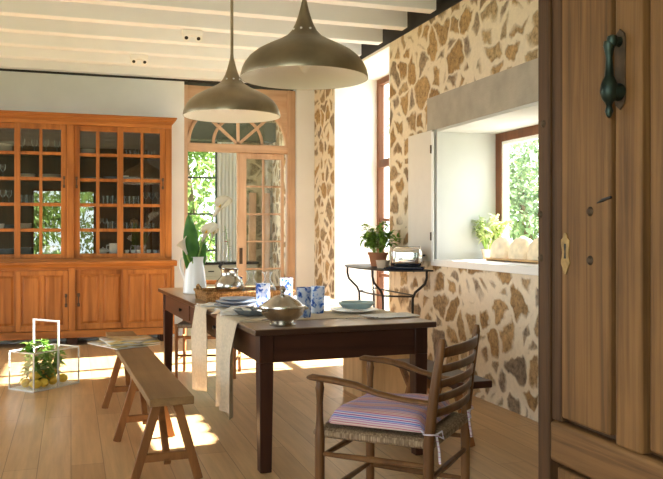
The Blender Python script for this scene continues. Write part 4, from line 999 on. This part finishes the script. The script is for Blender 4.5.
# cushion with ties
cu = thing('seat_cushion', 'pink and blue striped cushion tied to the armchair seat', 'cushion', (1.297, 3.068, .482), AC)
rows = []
nx, ny = 16, 14
def cpt(i, j, top):
    a, b = i/nx*2-1, j/ny*2-1
    wx = .232+.008*(b); xx = a*wx; yy = b*.205+.01
    e = (1-abs(a)**10)*(1-abs(b)**10)
    z = .012+(.056*e**.42+.012*(1-a*a)*(1-b*b)+.006*math.sin(a*5+1)*math.sin(b*4)*e if top else 0.0)
    return (xx, yy, z)
cm = MB(); cm.grid([[cpt(i, j, True) for j in range(ny+1)] for i in range(nx+1)]); cm.grid([[cpt(i, j, False) for j in range(ny+1)] for i in range(nx+1)])
bmesh.ops.remove_doubles(cm.bm, verts=cm.bm.verts, dist=.0008)
cm.done('cushion_pad', M['cushion'], cu, ang=70)
for s in (-1, 1):
    x = s*(bw-.0)
    pth = [(s*.215, -.185, .02), (s*.225, bd+.028, .012), (x+s*.026, bd+.01, .02), (x+s*.028, bd-.02, .022), (x, bd-.034, .018), (x-s*.03, bd-.02, .012), (x-s*.035, bd-.03, -.05), (x-s*.03, bd-.035, -.10)]
    MB().tube(pth, .005, 6, flat=.6).done('tie', M['tie'], cu)
    MB().tube([(x-s*.028, bd-.022, .012), (x-s*.055, bd-.035, .02), (x-s*.06, bd-.04, -.01), (x-s*.03, bd-.025, .008)], .005, 6, flat=.6).done('bow', M['tie'], cu)

# chair at the far table end
fc = thing('ladderback_chair', 'slim wooden ladder-back chair tucked in at the far table end', 'chair', (1.155, 6.96, 0), math.radians(161.5))
for s in (-1, 1):
    MB().tube([(s*.25, -.18, 0), (s*.25, -.18, .46), (s*.25, -.21, .7), (s*.25, -.235, .86)], [.014, .016, .015, .011], 10).done('back_post', M['chair2'], fc)
    MB().tube([(s*.25, .18, 0), (s*.25, .18, .47)], [.013, .018], 10).done('front_leg', M['chair2'], fc)
    for z in (.15, .33): MB().tube([(s*.25, .18, z), (s*.25, -.18, z)], .009, 8).done('rung', M['chair2'], fc)
for z in (.2, .36): MB().tube([(-.25, .18, z), (.25, .18, z)], .01, 8).done('rung', M['chair2'], fc)
MB().tube([(-.25, -.18, .3), (.25, -.18, .3)], .01, 8).done('rung', M['chair2'], fc)
for z in (.58, .69, .80):
    rows = [[((k/8*2-1)*.25, -.195-.03*(z-.5)/.2-.03*(1-(k/8*2-1)**2), z-.02), ((k/8*2-1)*.25, -.2-.03*(z-.5)/.2-.03*(1-(k/8*2-1)**2), z+.02)] for k in range(9)]
    MB().grid(rows).done('slat', M['chair2'], fc, solid=.01)
MB().box(-.255, .255, -.19, .195, .435, .47).done('rush_seat', M['rush'], fc, bevel=.012)
MB().tube([(.262, -.15, .45), (.275, -.1, .38), (.27, -.02, .35), (.275, .1, .30)], .005, 6, flat=.5).done('tie', M['napkin'], fc)

# crate under the console side of the table
ck = thing('wooden_crate', 'pale wooden crate on the floor beyond the bench, seen under the table', 'crate', (2.30, 5.80, 0), math.radians(2))
MB().box(-.22, .22, -.2, -.18, .0, .44).done('front_panel', M['crate'], ck, bevel=.003); MB().box(-.22, .22, .18, .2, .0, .44).done('back_panel', M['crate'], ck, bevel=.003)
MB().box(-.22, -.2, -.18, .18, .0, .44).done('side_panel', M['crate'], ck, smooth=False); MB().box(.2, .22, -.18, .18, .0, .44).done('side_panel', M['crate'], ck, smooth=False)
MB().box(-.23, .23, -.21, .21, .44, .46).done('lid', M['crate'], ck, bevel=.003)

# ------------------------------------------------------------------ console by the wall
CT = .94
cs = thing('console_table', 'black wrought iron console table with curved legs against the stone wall', 'table', (WX-.045, 6.75, 0), 0)
# half-round top, flat side to the wall; local x<0 towards room, y along wall
ya, yb, dep = -.69, .69, .45
poly = [(0, ya)]
for i in range(25):
    a = PI*i/24; poly.append((-dep*max(0, math.sin(a))**.45, -math.cos(a)*.69))
poly.append((0, yb))
MB().prism([(p[0], p[1]) for p in poly[1:-1]], CT-.012, CT).done('table_top', M['iron'], cs, bevel=.002)
def cleg(tx, ty, bx, by):
    pts = []
    prof = [(0, CT-.012), (.0, CT-.07), (.12, CT-.12), (.45, CT-.16), (.8, CT-.20), (.98, CT-.25), (1, CT-.32), (1, .5), (1, .25), (.95, .0)]
    P = [Vector((tx+(bx-tx)*q, ty+(by-ty)*q, z)) for q, z in prof]
    MB().tube(P, .011, 8).done('leg', M['iron'], cs)
lp = [(-.04, -.64, -.09, -.46), (-.40, -.30, -.30, -.30), (-.40, .36, -.30, .30), (-.04, .64, -.09, .46)]
for q in lp: cleg(*q)
pts = [Vector((b[2], b[3], .70)) for b in lp]
MB().tube([pts[0], pts[0]*.5+pts[1]*.5+Vector((-.03, 0, 0)), pts[1], pts[1]*.5+pts[2]*.5+Vector((-.02, 0, 0)), pts[2], pts[2]*.5+pts[3]*.5+Vector((-.03, 0, 0)), pts[3]], .008, 8).done('stretcher', M['iron'], cs)
MB().tube([pts[0]+Vector((0, 0, .012)), pts[3]+Vector((0, 0, .012))], .007, 8).done('stretcher', M['iron'], cs)

def bushy(name, label, loc, potr, poth, potmat, spread, hgt, n, leafmat, ll, seed, cat='plant', stemn=9):
    rnd = random.Random(seed)
    t = thing(name, label, cat, loc)
    MB().lathe([(0, 0), (potr*.72, 0), (potr*.95, poth*.82), (potr*1.05, poth*.82), (potr*1.08, poth), (potr*.95, poth), (potr*.9, poth*.85), (0, poth*.85)], 24).done('pot', potmat, t)
    MB().lathe([(0, poth*.9), (potr*.9, poth*.88)], 18).done('soil', M['soil'], t)
    st = MB(); lv = MB()
    for i in range(stemn):
        a = rnd.uniform(0, 2*PI); rr = spread*rnd.uniform(.25, 1); top = Vector((rr*math.cos(a), rr*math.sin(a), poth+hgt*rnd.uniform(.55, 1)*(1-.25*(rr/spread)**2)))
        base = Vector((potr*.4*math.cos(a), potr*.4*math.sin(a), poth*.88)); mid_ = base*.5+top*.5+Vector((0, 0, .03))
        st.tube([base, mid_, top], [.004, .003, .002], 5)
        for k in range(n//stemn):
            q = rnd.uniform(.3, 1.02); p_ = (base*(1-q)+mid_*q)*(1-q)+(mid_*(1-q)+top*q)*q
            d = Vector((rnd.uniform(-1, 1), rnd.uniform(-1, 1), rnd.uniform(-.3, .8)))
            lv.leaf(p_, d, ll*rnd.uniform(.6, 1.15), ll*rnd.uniform(.38, .55), rnd.uniform(.1, .5))
    st.done('stems', M['stemg'], t); lv.done('foliage', leafmat, t, ang=80, recalc=False)
    return t
bushy('potted_herb', 'bushy green basil plant in a terracotta pot on the console table', (2.72, 6.86, CT+.001), .092, .13, M['terracotta'], .20, .31, 400, M['leaf'], .085, 11, stemn=20)
o = MB().lathe([(0, 0), (.05, 0), (.06, .055), (.064, .07), (.058, .07), (.05, .01), (0, .01)], 22).done('small_pot', M['potw']); o.location = (2.63, 6.52, CT+.001)
tag(o, 'small pale clay pot in front of the terracotta pot on the console', 'pot')
jr = thing('lidded_jar', 'dark brown lidded jar between the plant and the toaster', 'jar', (2.72, 6.47, CT+.001))
MB().lathe([(0, 0), (.03, 0), (.032, .01), (.032, .085), (.028, .095), (0, .096)], 18).done('body', M['jar'], jr)
MB().lathe([(.033, .096), (.034, .1), (.034, .12), (.03, .124), (0, .124)], 18).done('lid', M['escutcheon'], jr)
ty_ = thing('serving_tray', 'dark blue tray under the chrome toaster on the console', 'tray', (2.715, 6.23, CT+.001), math.radians(62))
MB().box(-.105, .105, -.165, .165, 0, .008).done('base', M['tray'], ty_, bevel=.003); MB().tube([(-.105, -.165, .012), (.105, -.165, .012), (.105, .165, .012), (-.105, .165, .012)], .009, 8, closed=True).done('rim', M['tray'], ty_)
to = thing('toaster', 'shiny rounded chrome toaster on the console table', 'toaster', (2.735, 6.22, CT+.024), math.radians(62))
prof = [(-.085, 0), (-.085, .09), (-.078, .135), (-.055, .165), (-.02, .178), (.02, .178), (.055, .165), (.078, .135), (.085, .09), (.085, 0)]
tbm = MB().box(-.082, .082, -.135, .135, 0, .172).done('body', M['chrome'], to, ang=180)
_bv = tbm.modifiers.new('bevel', 'BEVEL'); _bv.width = .052; _bv.segments = 6; _bv.limit_method = 'NONE'
MB().box(-.018, -.006, -.11, .11, .170, .1735).done('slot', M['iron'], to, smooth=False); MB().box(.008, .02, -.11, .11, .170, .1735).done('slot', M['iron'], to, smooth=False)
MB().box(-.015, .015, -.152, -.134, .09, .105).done('lever', M['iron'], to, bevel=.003); MB().box(-.06, .06, -.11, .11, -.008, .003).done('base', M['iron'], to, smooth=False)

# ------------------------------------------------------------------ on the sill
sy = lambda u, x: x/ratio(u)
bushy('flowering_herb', 'pale blossoming herb in a small clay pot on the window sill', (3.34, sy(487.5, 3.34), WZ0+.001), .05, .085, M['potw'], .19, .32, 460, M['leafpale'], .06, 23, stemn=22)
bt = thing('bread_board', 'long wooden board under the loaves on the window sill', 'board', (3.30, 5.35, WZ0+.001), 0)
MB().box(-.10, .10, -.42, .40, .008, .024).done('board', M['crate'], bt, bevel=.006); MB().box(-.09, .09, -.40, -.36, 0, .008).done('foot', M['crate'], bt, smooth=False); MB().box(-.09, .09, .33, .37, 0, .008).done('foot', M['crate'], bt, smooth=False)
for i, (yy, ln, lab) in enumerate(((5.59, .135, 'round crusty loaf at the left end of the board on the sill'), (5.31, .135, 'crusty loaf in the middle of the board on the sill'), (5.05, .12, 'crusty loaf at the end of the board by the dark door'))):
    m = MB(); R_ = []
    for a in range(13):
        th = PI*a/12; row = []
        for b in range(21):
            ph = PI*b/20
            row.append((.088*math.cos(ph)*max(.05, math.sin(th))**.6, -ln*math.cos(th), .17*math.sin(ph)**.75*max(.05, math.sin(th))**.5*(1+.03*math.sin(9*th))))
        R_.append(row)
    m.grid(R_)
    o = m.done('bread_loaf', M['bread'], ang=80); o.location = (3.30, yy, WZ0+.026); tag(o, lab, 'bread', 'loaves on the window sill')

# ------------------------------------------------------------------ glass terrarium with lemons
A = Vector((-.278, 6.62, 0)); tr_rz = math.radians(42.5)
te = thing('glass_carrier', 'glass box carrier with white metal frame and tall handle on the floor', 'glass box', A, tr_rz)
tl, tw, th_ = .46, .285, .305; e = .011
def edge(p, q, nm='frame_bar', r=e*.85): MB().bar(p, q, r, r, (1, 0, 0) if abs(p[0]-q[0]) < 1e-4 else (0, 1, 0)).done(nm, M['leadframe'], te, smooth=False)
for x in (0, tl):
    for y in (0, tw): edge((x, y, 0), (x, y, th_))
for z in (e/2, th_):
    for y in (0, tw): edge((0, y, z), (tl, y, z))
    for x in (0, tl): edge((x, 0, z), (x, tw, z))
hx = tl*.52
for y in (0, tw): MB().box(hx-.006, hx+.006, y-.007-(.006 if y == 0 else 0), y+.007-(.006 if y == 0 else 0), 0, .53).done('handle_post', M['leadframe'], te, smooth=False)
MB().box(hx-.006, hx+.006, -.013, tw+.007, .53, .543).done('handle_grip', M['leadframe'], te, smooth=False)
for y in (0, tw): MB().box(.006, tl-.006, y-.0015, y+.0015, .012, th_-.006).done('glass_pane', M['boxglass'], te, smooth=False)
for x in (0, tl): MB().box(x-.0015, x+.0015, .006, tw-.006, .012, th_-.006).done('glass_pane', M['boxglass'], te, smooth=False)
MB().box(.004, tl-.004, .004, tw-.004, .004, .012).done('base', M['whitepaint'], te, smooth=False)
Tm = Matrix.Translation(A) @ Matrix.Rotation(tr_rz, 4, 'Z')
lem = [(.07, .06, 'front left corner of'), (.06, .16, 'left side of'), (.14, .05, 'left front of'), (.15, .17, 'left back of'), (.25, .07, 'middle front of'), (.36, .08, 'right front of'), (.33, .19, 'right back of'), (.24, .18, 'middle back of'), (.10, .11, 'top left of the pile in'), (.19, .11, 'top middle of the pile in'), (.30, .12, 'top right of the pile in')]
for i, (x, y, w_) in enumerate(lem):
    o = MB().lathe([(0, -.058), (.009, -.05), (.031, -.032), (.04, 0), (.031, .032), (.009, .05), (0, .058)], 16, T=Matrix.Rotation(PI/2, 4, 'Y') ).done('lemon', M['lemon'], sub=1)
    o.location = Tm @ Vector((x, y, .052 if i < 8 else .108)); o.rotation_euler = (0, 0, i*1.1); tag(o, 'yellow lemon lying at the %s the glass box' % w_, 'lemon', 'lemons in the glass box')
rnd = random.Random(5)
for bi, (bx, by, tx_, tyy, tz, lab) in enumerate(((.10, .2, -.01, .2, .37, 'lemon branch with leaves sticking out at the left of the glass box'), (.26, .05, .15, .08, .38, 'lemon branch with leaves sticking out near the handle'), (.3, .12, .40, .16, .25, 'lemon branch with leaves along the right side of glass box'), (.16, .08, .06, .08, .26, 'lemon branch with leaves at the front left of the glass box'), (.22, .2, .30, .18, .28, 'lemon branch with leaves at the back of the glass box'))):
    t = thing('lemon_branch', lab, 'branch', A, tr_rz, 'lemon branches in the glass box')
    b0, b1 = Vector((bx, by, .08)), Vector((tx_, tyy, tz))
    if bi == 0: b1 = Vector((.06, .12, .37))
    MB().tube([b0, b0*.5+b1*.5+Vector((0, 0, .03)), b1], [.005, .004, .003], 6).done('twig', M['stemg'], t)
    lv = MB()
    for k in range(60):
        q = rnd.uniform(0, 1); p_ = b0*(1-q)+b1*q
        d = Vector((rnd.uniform(-1, 1), rnd.uniform(-1, 1), rnd.uniform(-.3, .9)))
        L_ = rnd.uniform(.06, .10); 
        tip = p_+d.normalized()*L_
        if tip.z < .29: 
            p_.x = min(max(p_.x, .09), tl-.09); p_.y = min(max(p_.y, .09), tw-.09)
        lv.leaf(p_, d, L_, .042, .2)
    for d in ((1, .2, .25), (-.6, .7, .3), (-.2, -1, .2)): lv.leaf(b1, Vector(d), .09, .045, .35)
    lv.done('leaves', M['leaf'], t, ang=80, recalc=False)

# ------------------------------------------------------------------ the room beyond: what shows through the door
sb = thing('sideboard', 'pale sideboard with black top in the room beyond the french doors', 'sideboard', (2.05, 11.2, 0), 0)
MB().box(-.42, .45, -.22, .22, .0, .80).done('body', M['counterfront'], sb, bevel=.005); MB().box(-.45, .48, -.25, .25, .80, .835).done('worktop', M['counter'], sb, bevel=.004)
for x in (-.2, .2): MB().box(x-.19, x+.19, -.235, -.221, .06, .62).done('cupboard_door', M['counterfront'], sb, bevel=.005)
for x in (-.2, .2):
    d = MB().box(x-.19, x+.19, -.235, -.221, .64, .78).done('drawer', M['counterfront'], sb, bevel=.005); MB().box(x-.04, x+.04, -.25, -.236, .70, .715).done('handle', M['iron'], d, smooth=False)
fv = thing('bud_vase', 'clear bud vase with a red flower on the sideboard beyond', 'vase', (XY(229, 11.15), 11.15, .837))
MB().lathe([(0, .003), (.04, .003), (.05, .05), (.03, .12), (.018, .17), (.024, .19)], 18).done('glass_body', M['thinglass'], fv)
rf = thing('red_flower', 'red flower sprig standing in the bud vase beyond the door', 'flower', (XY(229, 11.15), 11.15, .842))
MB().tube([(0, 0, 0), (-.01, 0, .2), (-.04, 0, .4), (-.06, 0, .5)], .004, 6).done('stem', M['stemg'], rf)
lv = MB()
for k in range(9): lv.leaf((-.01-.005*k, 0, .2+.03*k), (math.cos(k*2.2), math.sin(k*2.2), .4), .07, .035, .3)
lv.done('leaves', M['leafdark'], rf, recalc=False)
pt_ = MB()
for k in range(10): pt_.leaf((-.04, 0, .27), (math.cos(k*.63), math.sin(k*.63), .5), .05, .03, .2)
pt_.done('petals', M['red'], rf, recalc=False)
cu_ = [];
rows = []
for i in range(25):
    x = XY(217.5, 12.7)+i*(XY(236, 12.7)-XY(217.5, 12.7))/24
    rows.append([(x, 12.7+.013*math.sin(i*1.3), 0.05), (x, 12.7+.013*math.sin(i*1.3), 2.75)])
o = MB().grid(rows).done('white_curtain', M['curtain'], solid=.003, ang=80); tag(o, 'white curtain beside the window in the room beyond', 'curtain')
for i, (u, lab) in enumerate(((250, 'old plank leaning on the stone wall beyond, left of two'), (264, 'old plank leaning on the stone wall beyond, right of two'))):
    x = XY(u, 11.6); o = MB().bar((x, 11.5, 0), (x+.09, 11.82, 1.85), .11, .04, (1, 0, 0)).done('leaning_plank', M['pine'], bevel=.004); tag(o, lab, 'plank', 'planks leaning beyond the door')

# ------------------------------------------------------------------ outside
g = MB().box(-40, 60, -40, 60, -.5, -.3).done('ground', M['grass'], smooth=False); g['kind'] = 'structure'
g = MB().box(3.56, 8, 2, 13, -.298, -.04).done('terrace', M['concrete'], smooth=False); g['kind'] = 'structure'
def tree(x, y, h, r, mat, label, seed, n=1500):
    rnd = random.Random(seed)
    t = thing('garden_tree', label, 'tree', (x, y, -.3), 0, 'garden trees outside the windows')
    MB().tube([(0, 0, 0), (.1, 0, h*.3), (-.05, .1, h*.6)], [.16, .12, .06], 8).done('trunk', M['bark'], t)
    lv = MB()
    blobs = [(Vector((rnd.uniform(-.5, .5)*r, rnd.uniform(-.5, .5)*r, rnd.uniform(.18, .85)*h)), r*rnd.uniform(.45, .75)) for _ in range(12)]
    for k in range(int(n*2.2)):
        c, q = rnd.choice(blobs); d = Vector((rnd.gauss(0, 1), rnd.gauss(0, 1), rnd.gauss(0, 1))).normalized()
        p_ = c+d*q*rnd.uniform(.75, 1.0)
        lv.leaf(p_, d+Vector((rnd.uniform(-1, 1), rnd.uniform(-1, 1), -.3)), rnd.uniform(.11, .2), rnd.uniform(.07, .12), .3)
    lv.done('crown', M[mat], t, smooth=False, recalc=False)
tree(9.2, 14.8, 4.6, 2.0, 'treeblue', 'grey green tree seen through the deep window', 31, 2600)
tree(11.5, 20.0, 7.5, 2.8, 'tree', 'tall tree further off beyond the deep window', 32, 2600)
tree(2.4, 17.2, 5.5, 2.1, 'tree', 'leafy green tree outside the window beyond the french doors', 33, 2600)
tree(5.6, 23.0, 6.5, 2.6, 'treeblue', 'pale tree far behind the french doors', 34, 2200)

tree(-1.4, -8.5, 4.5, 2.0, 'tree', 'leafy tree reflected in the cabinet glass, left of two', 35, 2200)
tree(1.9, -13.5, 5.0, 2.2, 'tree', 'leafy tree reflected in the cabinet glass, right of two', 36, 2200)
# ------------------------------------------------------------------ light
sun = bpy.data.lights.new('sun', 'SUN'); so = bpy.data.objects.new('sun', sun); COL.objects.link(so)
sun.energy = 38; sun.angle = math.radians(.6); sun.color = (1, .96, .91)
dirv = Vector((-1, -.13, -.495))
so.rotation_euler = dirv.to_track_quat('-Z', 'Y').to_euler()
wd = bpy.data.worlds.new('sky'); scn.world = wd; wd.use_nodes = True
bg = wd.node_tree.nodes['Background']; bg.inputs['Color'].default_value = (.84, .93, 1.0, 1); bg.inputs['Strength'].default_value = 3.3
def portal(loc, rot, sx, sy_):
    l = bpy.data.lights.new('portal', 'AREA'); l.shape = 'RECTANGLE'; l.size = sx; l.size_y = sy_; l.cycles.is_portal = True
    o = bpy.data.objects.new('portal', l); COL.objects.link(o); o.location = loc; o.rotation_euler = rot
portal((WX+.66, (T0+T1)/2, CZ/2), (0, PI/2, 0), CZ, T1-T0)
portal((WX+.66, (W0+W1)/2, (WZ0+WZ1)/2), (0, PI/2, 0), WZ1-WZ0, W1-W0)
portal((-4, -3.2, 1.7), (-PI/2, PI, 0), 4, 3.5)
portal((-.17, -3.42, 1.5), (-PI/2, PI, 0), 1.6, 1.75)
portal((LX-.22, 5.0, 1.6), (0, -PI/2, 0), 2.3, 1.4)
portal((LX-.22, 7.45, 1.6), (0, -PI/2, 0), 2.3, 2.3)
portal((-6, 0, 1.7), (0, -PI/2, 0), 3.5, 6.4)

vs = scn.view_settings; vs.view_transform = 'Standard'; vs.look = 'None'; vs.exposure = 1.05; vs.gamma = 1; vs.use_curve_mapping = False
cy = scn.cycles
cy.use_denoising = True; cy.max_bounces = 10; cy.diffuse_bounces = 5; cy.glossy_bounces = 4; cy.transparent_max_bounces = 24; cy.transmission_bounces = 6
cy.sample_clamp_indirect = 8; cy.caustics_reflective = False; cy.caustics_refractive = False
